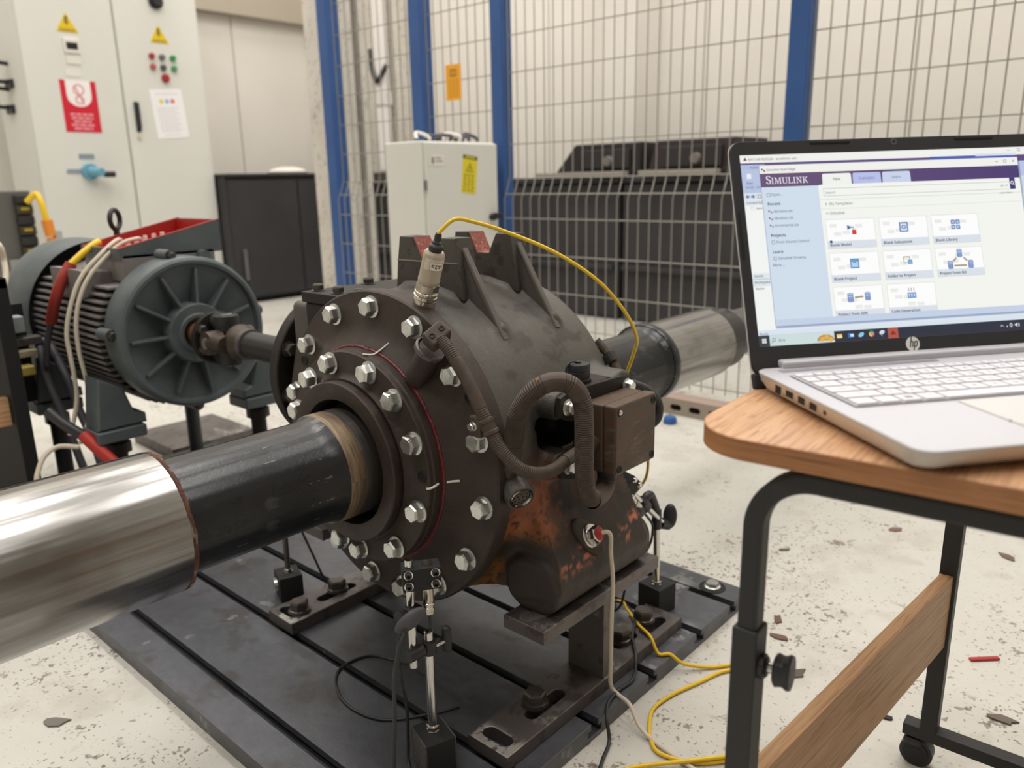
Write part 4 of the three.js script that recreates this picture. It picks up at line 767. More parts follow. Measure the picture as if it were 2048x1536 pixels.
{
  const t = thing('thick_conduit', 'thick dusty ribbed conduit looping beside the terminal box', 'conduit', [0.77, 0.47, -0.65]);
  part('stub', [rod([0.757, 0.43, -0.692], [0.757, 0.475, -0.682], 0.0145, 0.0145, 28), turned([0.757, 0.446, -0.688], [0, 1, 0.2], [[0.0145, -0.008], [0.0165, -0.007], [0.017, -0.003], [0.0145, 0.002]], 32), rod([0.757, 0.475, -0.682], [0.751, 0.52, -0.668], 0.0138, 0.0132, 28)], M.hose, t);
  part('hose', tubeVar([[0.7515, 0.515, -0.67], [0.75, 0.53, -0.662], [0.753, 0.548, -0.65], [0.76, 0.561, -0.638], [0.772, 0.568, -0.625], [0.787, 0.565, -0.612], [0.797, 0.553, -0.603], [0.802, 0.535, -0.598], [0.803, 0.505, -0.596], [0.803, 0.47, -0.596], [0.805, 0.44, -0.597], [0.811, 0.415, -0.599], [0.824, 0.397, -0.603], [0.842, 0.388, -0.608]], rib(0.0128, 0.0031, [[0.22, 0.3], [0.35, 0.42]]), 0.00062, 20), M.hose, t);
  part('elbow', [tube([[0.835, 0.389, -0.606], [0.855, 0.384, -0.612], [0.882, 0.38, -0.622], [0.9, 0.384, -0.629], [0.905, 0.396, -0.63]], 0.0138, 40, 20)], M.hose, t);
  part('yellow_tag', extrude(poly([[0, 0], [0.006, 0.001], [0.002, 0.014], [-0.001, 0.012]]), 0.001).rotateY(-0.7).translate(0.7535, 0.562, -0.636), std({ color: 0xe8a820, roughness: 0.5 }), t, 'small orange scrap of tape');
}
// round multi-pole socket below the conduits
{
  const n = V(-0.35, -0.42, 0.84).normalize(), c = [0.752, 0.402, -0.664], P = (d) => [c[0] + n.x * d, c[1] + n.y * d, c[2] + n.z * d], nn = [n.x, n.y, n.z];
  const t = thing('round_connector', 'round multi-pole socket pointing down beside the rust-orange patch', 'connector', c);
  part('shroud', turned(c, nn, [[0.014, -0.045], [0.0205, -0.036], [0.0212, -0.004], [0.0198, 0], [0.0172, 0], [0.0172, -0.008], [0, -0.008]], 40), M.castGrey, t);
  part('ring', turned(c, nn, [[0.0138, -0.008], [0.0142, -0.001], [0.0155, 0.001], [0.0168, -0.001], [0.0169, -0.008]], 40), M.chrome, t, 'bright ring');
  part('insert', turned(c, nn, [[0, -0.003], [0.0133, -0.003], [0.0135, -0.008]], 32), std({ color: 0x4a4038, roughness: 0.5 }), t);
  const u = new THREE.Vector3().crossVectors(n, V(0, 1, 0)).normalize(), v = new THREE.Vector3().crossVectors(u, n), pg = [];
  for (const [r, k] of [[0.0045, 4], [0.0098, 9]]) for (let i = 0; i < k; i++) { const a = i / k * 6.283 + r * 60, q = P(-0.0028); pg.push(turned([q[0] + r * (u.x * Math.cos(a) + v.x * Math.sin(a)), q[1] + r * (u.y * Math.cos(a) + v.y * Math.sin(a)), q[2] + r * (u.z * Math.cos(a) + v.z * Math.sin(a))], nn, [[0, 0.0003], [0.0013, 0.0003], [0.0014, 0]], 10)); }
  part('pin_holes', pg, M.black, t);
}
// temperature probe screwed into the leg, with its white lead
{
  const n = V(0.0, 0.48, 0.88).normalize(), c = [0.8775, 0.3088, -0.6378], nn = [n.x, n.y, n.z], P = (d) => [c[0] + n.x * d, c[1] + n.y * d, c[2] + n.z * d];
  const t = thing('temperature_probe', 'hexagon screw probe with red sealant on the gearbox leg', 'probe', c);
  part('washer', turned(c, nn, [[0, -0.004], [0.0185, -0.004], [0.0185, 0.001], [0.0175, 0.002], [0.017, 0.003], [0, 0.003]], 44), M.chrome, t);
  put('hex_body', hexHead(0.023, 0.014, 0.0155, 0.003), M.chrome, t, P(0.003), quatTo(n).multiply(new THREE.Quaternion().setFromAxisAngle(V(0, 1, 0), 0.2)));
  part('sealant', turned(P(0.0165), nn, [[0.0107, 0], [0.0105, 0.0012], [0.006, 0.003], [0.003, 0.0052], [0, 0.006]], 28), std({ color: 0xa8262b, roughness: 0.35 }), t, 'red sealant');
  const a = P(0.019);
  single('probe_lead', tube([a, [a[0] + 0.008, a[1] + 0.001, a[2] + 0.006], [a[0] + 0.015, a[1] - 0.008, a[2] + 0.008], [0.896, 0.28, -0.615], [0.898, 0.235, -0.612], [0.896, 0.17, -0.612], [0.9, 0.1, -0.615], [0.905, 0.05, -0.618], [0.912, 0.0325, -0.61], [0.905, 0.03, -0.582], [0.892, 0.012, -0.555], [0.885, 0.004, -0.52], [0.875, 0.004, -0.46], [0.868, 0.004, -0.4], [0.85, 0.004, -0.33]], 0.0033, 200, 10), M.cream, 'white probe lead falling from the gearbox leg to the floor', 'cable', null, [0.896, 0.1, -0.612]);
}

// ---------------------------------------------------------------- magnetic stands
// near one: block, post, swivel clamps, carrier rod and the proximity probe in its clamp block
{
  const t = thing('magnetic_stand', 'magnetic stand holding a probe in front of the big cover', 'stand', [0.62, PLATE_TOP, -0.718]);
  const qy = new THREE.Quaternion().setFromAxisAngle(V(0, 1, 0), -0.32);
  put('magnet_block', new RoundedBoxGeometry(0.042, 0.055, 0.052, 2, 0.0015), M.blackMatte, t, [0.62, PLATE_TOP + 0.0275, -0.718], qy);
  for (const s of [-1, 1]) { const d = V(s * 0.0216, 0, 0.0).applyQuaternion(qy); put('pole_shoe', new THREE.BoxGeometry(0.0025, 0.053, 0.05), M.bracket, t, [0.62 + d.x, PLATE_TOP + 0.0275, -0.718 + d.z], qy); }
  put('foot_nut', hexHead(0.016, 0.009, 0.0095, 0.002), M.chrome, t, [0.622, 0.084, -0.721]);
  part('post', [rod([0.622, 0.09, -0.721], [0.6225, 0.236, -0.7205], 0.0062, 0.0062, 24)], M.chrome, t);
  part('post_cap', turned([0.6225, 0.236, -0.7205], [0, 1, 0], [[0.0062, -0.002], [0.0062, 0.001], [0.005, 0.0025], [0, 0.0025]], 24), M.chrome, t);
  const s = part('swivel', [rod([0.6225, 0.205, -0.7205], [0.6225, 0.224, -0.7205], 0.0098, 0.0098, 24), rod([0.589, 0.2135, -0.7245], [0.612, 0.2145, -0.7225], 0.0088, 0.0088, 22), rod([0.61, 0.2145, -0.7225], [0.64, 0.215, -0.719], 0.0055, 0.0055, 16)], M.blackPlastic, t);
  part('pin', rod([0.628, 0.2155, -0.7135], [0.642, 0.216, -0.712], 0.0026, 0.0026, 12), M.chrome, s);
  part('knob', box(0.641, 0.654, 0.197, 0.237, -0.72, -0.706, 0.006, 3), M.blackPlastic, s, 'black winged knob');
  part('carrier_rod', [rod([0.6025, 0.19, -0.731], [0.5985, 0.352, -0.7245], 0.0058, 0.0058, 24)], M.chrome, t);
  const k = part('upper_clamp', [box(0.5905, 0.612, 0.262, 0.283, -0.735, -0.716, 0.003), rod([0.588, 0.274, -0.728], [0.577, 0.278, -0.727], 0.007, 0.007, 16)], M.blackPlastic, t);
  const kg = new THREE.SphereGeometry(1, 32, 20).scale(0.024, 0.0105, 0.006); 
  { const nz = V(-0.62, 0.35, 0.7).normalize(), ex = V(0.5, 0.62, 0.6); ex.addScaledVector(nz, -ex.dot(nz)).normalize(); const ey = new THREE.Vector3().crossVectors(nz, ex); put('paddle_knob', kg, std({ color: 0x46464a, roughness: 0.5 }), k, [0.583, 0.277, -0.709], new THREE.Quaternion().setFromRotationMatrix(new THREE.Matrix4().makeBasis(ex, ey, nz)), 'grey oval knob'); }
  // clamp block with four socket screws, turned to face the aisle
  const qb = new THREE.Quaternion().setFromAxisAngle(V(0, 1, 0), -0.62), cb = V(0.6135, 0.325, -0.719);
  const b = put('clamp_block', new RoundedBoxGeometry(0.05, 0.031, 0.026, 2, 0.001), M.blackMatte, t, [cb.x, cb.y, cb.z], qb);
  const sc = turned([0, 0, 0], [0, 0, 1], [[0.0062, 0], [0.0062, 0.0012], [0.0043, 0.0014]], 24), sh = turned([0, 0, 0], [0, 0, 1], [[0.0045, 0.001], [0.0045, 0.0042], [0.004, 0.0048], [0.0022, 0.0048], [0.0022, 0.0018], [0, 0.0018]], 24);
  for (const dx of [-0.0175, 0.0175]) for (const dy of [-0.0075, 0.0085]) { for (const [nm, gg, mm] of [['washer', sc, M.chrome], ['socket_screw', sh, M.blackSteel]]) { const m = shade(new THREE.Mesh(gg, mm)); m.name = nm; m.position.set(dx, dy, 0.013); b.add(m); } }
  const qb2 = V(0.008, 0, 0.0).applyQuaternion(qb);
  const pc = [cb.x + qb2.x, 0, cb.z + qb2.z];
  part('probe', [rod([pc[0], 0.343, pc[2]], [pc[0] + 0.0004, 0.285, pc[2] - 0.0004], 0.0072, 0.0072, 24), turned([pc[0] + 0.0004, 0.285, pc[2]], [0, -1, 0], [[0.0072, -0.001], [0.0082, 0], [0.0082, 0.002], [0.0066, 0.003], [0.0066, 0.006], [0.0078, 0.007], [0.0078, 0.0115], [0.0066, 0.0125], [0.0066, 0.016], [0.005, 0.0175], [0, 0.0175]], 28)], M.nickel, t, 'bright nickel probe');
  single('probe_cable', tube([[pc[0], 0.268, pc[2]], [pc[0] + 0.003, 0.24, pc[2] - 0.002], [0.66, 0.19, -0.77], [0.7, 0.12, -0.83], [0.74, 0.05, -0.9], [0.745, 0.0315, -0.95], [0.72, 0.0315, -1.0], [0.66, 0.0315, -1.0], [0.62, 0.0315, -0.93], [0.63, 0.0315, -0.85], [0.69, 0.0315, -0.8], [0.73, 0.0315, -0.78]], 0.0022, 200, 8), M.cableBlack, 'thin black probe cable looping over the plate behind the near stand', 'cable', null, [0.66, 0.19, -0.77]);
  single('knob_cable', tube([[0.57, 0.268, -0.705], [0.556, 0.25, -0.702], [0.546, 0.215, -0.702], [0.541, 0.16, -0.7], [0.535, 0.1, -0.7], [0.53, 0.045, -0.695], [0.525, 0.032, -0.67], [0.52, 0.032, -0.63], [0.52, 0.012, -0.585], [0.52, 0.004, -0.5]], 0.0028, 140, 10), M.cableBlack, 'black cable hanging left of the near stand', 'cable', null, [0.541, 0.16, -0.7]);
  single('stand_cable', tube([[0.598, 0.255, -0.742], [0.588, 0.22, -0.744], [0.59, 0.17, -0.744], [0.6, 0.12, -0.748], [0.602, 0.06, -0.752], [0.595, 0.032, -0.745], [0.58, 0.032, -0.71], [0.57, 0.032, -0.65], [0.57, 0.012, -0.585], [0.575, 0.004, -0.5]], 0.0024, 140, 8), M.cableBlack, 'black cable running down close along the post of the near stand', 'cable', null, [0.6, 0.12, -0.748]);
}
// right one behind the pedestal
{
  const zp = -0.7, Q = [1.1785, 0, -0.703];
  const t = thing('magnetic_stand', 'magnetic stand with a slanting probe right of the gearbox', 'stand', [Q[0], PLATE_TOP, Q[2]]);
  const qy = new THREE.Quaternion().setFromAxisAngle(V(0, 1, 0), -0.12);
  put('magnet_block', new RoundedBoxGeometry(0.05, 0.055, 0.05, 2, 0.0015), M.blackMatte, t, [Q[0], PLATE_TOP + 0.0275, Q[2]], qy);
  put('foot_nut', hexHead(0.015, 0.007, 0.0088, 0.002), M.chrome, t, [1.172, 0.084, zp]);
  part('post', rod([1.172, 0.088, zp], [1.1655, 0.225, zp], 0.006, 0.006, 20), M.chrome, t);
  part('carrier_rod', rod([1.062, 0.313, zp], [1.188, 0.2, zp + 0.004], 0.0055, 0.0055, 20), M.chrome, t);
  const s = part('swivel', [rod([1.1665, 0.2, zp], [1.1645, 0.236, zp], 0.009, 0.009, 20), rod([1.176, 0.206, zp], [1.2, 0.1965, zp + 0.004], 0.0105, 0.0105, 20)], M.blackPlastic, t);
  put('knob', new THREE.SphereGeometry(1, 28, 18).scale(0.0085, 0.0235, 0.013), M.blackPlastic, s, [1.2025, 0.2125, zp + 0.006], new THREE.Quaternion().setFromEuler(new THREE.Euler(0, 0.4, -0.18)), 'black oval knob');
  const k = part('upper_clamp', [rod([1.11, 0.269, zp], [1.125, 0.2555, zp], 0.0125, 0.0125, 20), tube([[1.12, 0.264, zp], [1.13, 0.274, zp], [1.142, 0.272, zp], [1.152, 0.257, zp], [1.161, 0.24, zp], [1.1645, 0.23, zp]], 0.0078, 40, 10)], M.blackPlastic, t);
  put('knob', new THREE.SphereGeometry(1, 28, 18).scale(0.02, 0.0115, 0.01), M.blackPlastic, k, [1.0955, 0.2585, zp + 0.004], new THREE.Quaternion().setFromEuler(new THREE.Euler(0, 0, -0.5)), 'black oval knob');
  const q45 = new THREE.Quaternion().setFromAxisAngle(V(0, 0, 1), -0.73).multiply(new THREE.Quaternion().setFromAxisAngle(V(1, 0, 0), 0.15));
  const b = put('clamp_block', new RoundedBoxGeometry(0.031, 0.036, 0.026, 2, 0.001), M.blackMatte, t, [1.066, 0.314, zp], q45);
  for (const dx of [-0.01, 0.01]) for (const dy of [-0.0125, 0.0125]) { const m = shade(new THREE.Mesh(turned([0, 0, 0], [0, 0, 1], [[0.0048, 0], [0.0048, 0.001], [0.0035, 0.001], [0.0035, 0.004], [0, 0.0044]], 20), M.chrome)); m.name = 'socket_screw'; m.position.set(dx, dy, 0.013); b.add(m); }
  part('clamp_foot', box(1.04, 1.062, 0.28, 0.302, zp - 0.012, zp + 0.01, 0.002), M.blackMatte, t);
  part('probe', [rod([1.058, 0.304, zp + 0.004], [1.083, 0.28, zp + 0.004], 0.0068, 0.0068, 20), rod([1.083, 0.28, zp + 0.004], [1.096, 0.2672, zp + 0.004], 0.0078, 0.0078, 20)], M.nickel, t, 'bright nickel probe');
  single('right_probe_cable', tube([[1.098, 0.265, zp + 0.004], [1.125, 0.24, zp + 0.002], [1.15, 0.214, zp], [1.159, 0.195, zp - 0.004], [1.159, 0.17, zp - 0.008], [1.14, 0.14, zp - 0.015], [1.118, 0.1, zp - 0.03], [1.11, 0.05, zp - 0.04], [1.09, 0.034, zp - 0.06]], 0.0024, 120, 8), M.cableBlack, 'thin black cable curving down behind the right stand', 'cable', null, [1.159, 0.18, zp]);
  single('tan_cable', tube([[1.05, 0.405, -0.74], [1.12, 0.385, -0.72], [1.133, 0.355, -0.706], [1.1345, 0.334, -0.702], [1.128, 0.304, -0.704], [1.112, 0.273, -0.722], [1.092, 0.251, -0.735], [1.075, 0.22, -0.745], [1.07, 0.1, -0.76], [1.08, 0.034, -0.77]], 0.0026, 120, 8), std({ color: 0xb08c38, roughness: 0.5 }), 'tan yellow cable hanging behind the terminal box', 'cable', null, [1.12, 0.3, -0.71]);
}
// far left one under the axle
{
  const t = thing('magnetic_stand', 'magnetic stand under the black axle on the far side', 'stand', [0.757, PLATE_TOP, -1.29]);
  const qy = new THREE.Quaternion().setFromAxisAngle(V(0, 1, 0), -0.35);
  put('magnet_block', new RoundedBoxGeometry(0.045, 0.05, 0.052, 2, 0.0015), M.blackMatte, t, [0.757, PLATE_TOP + 0.025, -1.29], qy);
  const d = V(-0.0235, 0, 0).applyQuaternion(qy); put('switch_dial', turned([0, 0, 0], [-1, 0, 0], [[0, 0.006], [0.012, 0.006], [0.013, 0], [0, 0]], 24), M.zinc, t, [0.757 + d.x, 0.058, -1.29 + d.z], qy);
  put('foot_nut', hexHead(0.014, 0.007, 0.0085, 0.002), M.chrome, t, [0.758, 0.079, -1.29]);
  part('post', rod([0.758, 0.083, -1.29], [0.758, 0.27, -1.29], 0.0055, 0.0055, 18), M.bracket, t);
  part('swivel', [rod([0.758, 0.215, -1.29], [0.758, 0.235, -1.29], 0.01, 0.01, 18), rod([0.758, 0.225, -1.27], [0.758, 0.225, -1.31], 0.007, 0.007, 16)], M.blackPlastic, t);
  single('far_cable', tube([[0.765, 0.255, -1.285], [0.772, 0.2, -1.27], [0.79, 0.12, -1.25], [0.81, 0.05, -1.235], [0.835, 0.0315, -1.215], [0.87, 0.0315, -1.24]], 0.0024, 90, 8), M.cableBlack, 'black cable slanting down from the far stand', 'cable', null, [0.79, 0.12, -1.25]);
}
// cables on the plate and on the floor at the right
single('yellow_floor_cable', tube([[1.145, 0.0315, -0.778], [1.118, 0.056, -0.74], [1.1, 0.0555, -0.715], [1.07, 0.0555, -0.672], [1.052, 0.0555, -0.638], [1.047, 0.033, -0.618], [1.06, 0.032, -0.603], [1.075, 0.014, -0.583], [1.11, 0.004, -0.55], [1.145, 0.004, -0.52], [1.13, 0.004, -0.5], [1.07, 0.004, -0.47], [0.99, 0.004, -0.44], [0.93, 0.004, -0.41], [0.87, 0.004, -0.38]], 0.003, 160, 10), M.yellow, 'yellow cable crossing the pedestal base and turning away on the floor behind the desk leg', 'cable', null, [1.06, 0.03, -0.6]);
single('yellow_loop_cable', tube([[0.9, 0.004, -0.385], [0.96, 0.004, -0.42], [1.03, 0.004, -0.455], [1.1, 0.004, -0.49], [1.125, 0.004, -0.512], [1.11, 0.004, -0.53], [1.06, 0.004, -0.545], [1.0, 0.004, -0.563], [0.95, 0.004, -0.567], [0.912, 0.004, -0.55], [0.885, 0.004, -0.53], [0.87, 0.004, -0.505], [0.885, 0.004, -0.46], [0.92, 0.004, -0.425], [0.97, 0.004, -0.4]], 0.003, 160, 10), M.yellow, 'yellow cable bending in a wide loop on the floor beside the plate', 'cable', null, [0.95, 0.004, -0.56]);
single('yellow_end_cable', tube([[0.7, 0.004, -0.58], [0.76, 0.004, -0.55], [0.82, 0.004, -0.52], [0.88, 0.0102, -0.46], [0.95, 0.0102, -0.4]], 0.003, 60, 10), M.yellow, 'short stretch of yellow cable along the bottom of the picture', 'cable', null, [0.82, 0.004, -0.52]);
single('black_plate_cable', tube([[1.142, 0.0315, -0.782], [1.115, 0.0555, -0.735], [1.085, 0.0555, -0.69], [1.03, 0.058, -0.66], [0.99, 0.0545, -0.627], [0.96, 0.034, -0.612], [0.92, 0.034, -0.613], [0.88, 0.034, -0.606], [0.855, 0.03, -0.59], [0.84, 0.006, -0.575], [0.8, 0.004, -0.56], [0.74, 0.004, -0.53], [0.7, 0.004, -0.48]], 0.0028, 160, 10), M.cableBlack, 'black cable looping over the near edge of the plate beside the white lead', 'cable', null, [0.92, 0.034, -0.613]);
// conduit on the far edge of the drum
{
  const t = thing('rear_conduit', 'dark ribbed conduit with a coupling on the far edge of the gearbox', 'conduit', [1.035, 0.57, -0.7]);
  part('hose', tubeVar([[1.03, 0.567, -0.742], [1.034, 0.558, -0.734], [1.036, 0.549, -0.724], [1.036, 0.534, -0.712], [1.032, 0.517, -0.698], [1.024, 0.5, -0.69]], rib(0.0078, 0.0029), 0.00058), M.hose, t);
  part('coupling', turned([1.0365, 0.5465, -0.7225], [0, -0.78, 0.62], [[0.0078, 0], [0.0125, 0.001], [0.0125, 0.016], [0.0078, 0.017]], 28), M.blackSteel, t);
  const k = thing('rear_lead', 'black ribbed lead curving away behind the terminal box', 'conduit', [1.06, 0.5, -0.72]);
  part('hose', tubeVar([[1.005, 0.513, -0.672], [1.022, 0.507, -0.662], [1.05, 0.493, -0.656], [1.07, 0.474, -0.65], [1.072, 0.455, -0.646], [1.062, 0.437, -0.65], [1.03, 0.42, -0.68]], rib(0.0078, 0.0029, [[0.3, 0.9]]), 0.00058), M.cableBlack, k);
}
// ---------------------------------------------------------------- electric motor on its stand
{
  const cx = 0.87, cy = 0.489, zf = -1.78, zr = -2.3;
  const t = thing('electric_motor', 'large grey finned electric motor with an open red-lined terminal box', 'motor', [cx, 0.29, -2.05]);
  const Z = (prof, seg = 80) => turned([cx, cy, 0], [0, 0, 1], prof, seg);
  part('frame', Z([[0.02, zr], [0.15, zr], [0.152, zr + 0.01], [0.152, zf - 0.09], [0.15, zf - 0.08], [0.02, zf - 0.08]]), M.motorDusty, t);
  const bell = part('end_shield', Z([[0.03, zf - 0.09], [0.165, zf - 0.09], [0.176, zf - 0.085], [0.178, zf - 0.08], [0.178, zf - 0.012], [0.175, zf - 0.004], [0.169, zf], [0.162, zf - 0.001], [0.158, zf - 0.012], [0.072, zf - 0.028], [0.07, zf + 0.006], [0.067, zf + 0.01], [0.048, zf + 0.01], [0.045, zf + 0.014], [0.038, zf + 0.014], [0.036, zf + 0.008], [0.034, zf - 0.005], [0.02, zf - 0.006]]), M.motor, t);
  const spoke = extrude(poly([[0.066, -0.03], [0.152, -0.02], [0.15, -0.006], [0.068, 0.002]]), 0.007, 0.002, 2).translate(0, 0, -0.0035); // r along x, z along y
  for (let i = 0; i < 11; i++) {
    const a = i * 2 * Math.PI / 11 + 0.31, m = new THREE.Matrix4().makeBasis(V(Math.cos(a), Math.sin(a), 0), V(0, 0, 1), V(Math.sin(a), -Math.cos(a), 0)), g = spoke.clone().applyMatrix4(m).translate(cx, cy, zf + 0.002);
    part('spoke', g, M.motor, bell);
  }
  for (const a of [0.15, 1.72, 3.05, 4.7]) { const c = [cx + 0.182 * Math.cos(a), cy + 0.182 * Math.sin(a)]; part('bolt_lug', [rod([c[0], c[1], zf - 0.085], [c[0], c[1], zf - 0.03], 0.014, 0.014, 16)], M.motor, bell); put('lug_bolt', hexHead(0.016, 0.01, 0.011, 0.002), M.darkBolt, bell, [c[0], c[1], zf - 0.03], quatTo(V(0, 0, 1))); }
  // cooling fins along both flanks and below
  const finS = new THREE.BoxGeometry(0.052, 0.005, zf - 0.1 - zr);
  for (const s of [-1, 1]) for (let i = 0; i < 17; i++) { const y = -0.136 + i * 0.0155, xr = Math.sqrt(Math.max(0.183 * 0.183 - y * y, 0)); put('cooling_fin', finS, M.motorDusty, t, [cx + s * (xr - 0.024), cy + y, (zf - 0.1 + zr) / 2]); }
  const finB = new THREE.BoxGeometry(0.005, 0.05, zf - 0.1 - zr);
  for (let i = 0; i < 12; i++) { const x = -0.088 + i * 0.016, yr = Math.sqrt(0.183 * 0.183 - x * x); put('cooling_fin', finB, M.motorDusty, t, [cx + x, cy - yr + 0.02, (zf - 0.1 + zr) / 2]); }
  part('fan_cowl', Z([[0.06, -2.53], [0.17, -2.53], [0.19, -2.52], [0.198, -2.5], [0.2, -2.47], [0.2, -2.29], [0.198, -2.285], [0.196, -2.29], [0.196, -2.46], [0.06, -2.5]]), M.motor, t);
  // side plate and pad under the terminal box
  part('pad', [extrude(poly([[cx - 0.17, cy + 0.085], [cx - 0.06, cy + 0.085], [cx - 0.075, cy + 0.12], [cx - 0.105, cy + 0.145], [cx - 0.17, cy + 0.15]]), 0.19, 0.003).translate(0, 0, -2.16), box(cx - 0.1, cx + 0.13, cy + 0.12, cy + 0.185, -2.12, -1.9, 0.004)], M.motorDusty, t);
  // wedge-shaped terminal box, lid off: four walls and the red lining
  const bz0 = -2.12, bz1 = -1.9, bx0 = 0.765, bx1 = 1.02, by = 0.676;
  const wall = [[bx0, by], [bx1, by], [bx1, 0.742], [bx0 + 0.02, 0.69], [bx0, 0.685]];
  const tb = part('terminal_box', [extrude(poly(wall), 0.008).translate(0, 0, bz1 - 0.008), extrude(poly(wall), 0.008).translate(0, 0, bz0), box(bx1 - 0.008, bx1, by, 0.742, bz0 + 0.008, bz1 - 0.008), box(bx0, bx1, by - 0.012, by, bz0, bz1), box(bx0, bx0 + 0.008, by, 0.687, bz0 + 0.008, bz1 - 0.008)], M.motor, t);
  part('red_lining', [extrude(poly(wall.map(([x, y]) => [x, y - 0.001])), 0.002).translate(0, 0, bz0 + 0.008), extrude(poly(wall.map(([x, y]) => [x, y - 0.001])), 0.002).translate(0, 0, bz1 - 0.01), box(bx1 - 0.01, bx1 - 0.008, by, 0.741, bz0 + 0.01, bz1 - 0.01), box(bx0 + 0.008, bx1 - 0.008, by, by + 0.002, bz0 + 0.01, bz1 - 0.01),
    extrude(poly([[bx0, 0.6855], [bx0 + 0.02, 0.6905], [bx1, 0.7425], [bx1, 0.744], [bx0 + 0.02, 0.692], [bx0, 0.687]]), 0.008).translate(0, 0, bz1 - 0.008), extrude(poly([[bx0, 0.6855], [bx0 + 0.02, 0.6905], [bx1, 0.7425], [bx1, 0.744], [bx0 + 0.02, 0.692], [bx0, 0.687]]), 0.008).translate(0, 0, bz0)], M.red, tb, 'red painted inside');
  for (let i = 0; i < 5; i++) part('terminal', rod([0.83 + i * 0.022, 0.678, -2.0], [0.83 + i * 0.022, 0.702 + i * 0.003, -2.0], 0.006, 0.005, 10), M.white, tb);
  part('gland', rod([0.965, 0.655, -1.9], [0.965, 0.655, -1.882], 0.017, 0.015, 18), M.motor, t);
  part('eye_bolt', [new THREE.TorusGeometry(0.024, 0.0062, 12, 36).rotateY(0.7).translate(0.86, 0.745, -2.13), rod([0.86, 0.67, -2.13], [0.86, 0.722, -2.13], 0.009, 0.007, 14)], M.blackSteel, t);
  // output stub
  part('shaft_end', [rod([cx, cy, zf - 0.01], [cx, cy, -1.69], 0.026, 0.026, 28)], std({ color: 0x8a5f42, roughness: 0.6, metalness: 0.3, bumpMap: fineBump, bumpScale: 0.0008 }), t, 'rusty shaft end');
  // feet
  for (const [x, z] of [[0.69, -1.86], [1.05, -1.86], [0.69, -2.24], [1.05, -2.24]]) part('foot', [extrude(poly([[-0.055, 0], [0.055, 0], [0.055, 0.022], [0.03, 0.03], [0.012, 0.09], [-0.04, 0.12]].map(([a, b]) => [x < cx ? a : -a, b]).slice()[x < cx ? 'slice' : 'reverse']()), 0.075, 0.004).translate(x, 0.292, z - 0.0375), rod([x + (x < cx ? -0.02 : 0.02), 0.314, z], [x + (x < cx ? -0.02 : 0.02), 0.33, z], 0.012, 0.012, 6)], M.motor, t);
}
{
  const t = thing('motor_stand', 'dark steel stand with four columns under the motor', 'stand', [0.87, 0, -2.05]);
  for (const [x, z, c] of [[0.685, -1.86, 0], [1.05, -1.86, 0], [0.685, -2.24, 1], [1.05, -2.24, 1]]) { part('column', [rod([x, 0.04, z], [x, 0.262, z], 0.02, 0.02, 20), rod([x, 0.225, z], [x, 0.25, z], 0.03, 0.03, 6)], c ? M.blackSteel : M.castDark, t); part('head_plate', box(x - 0.055, x + 0.055, 0.262, 0.29, z - 0.045, z + 0.045, 0.004), M.motor, t); }
  for (const z of [-1.86, -2.24]) part('rail', box(0.6, 1.14, 0, 0.04, z - 0.05, z + 0.05, 0.004), M.blackSteel, t);
  part('drip_tray', box(0.74, 1.0, 0.04, 0.052, -2.2, -1.9, 0.004), M.bracket, t);
}
single('steel_offcut', box(1.02, 1.3, 0, 0.035, -2.62, -2.34, 0.004), M.bracket, 'grey steel slab lying on the floor beyond the motor', 'slab', null, [1.16, 0, -2.48]);
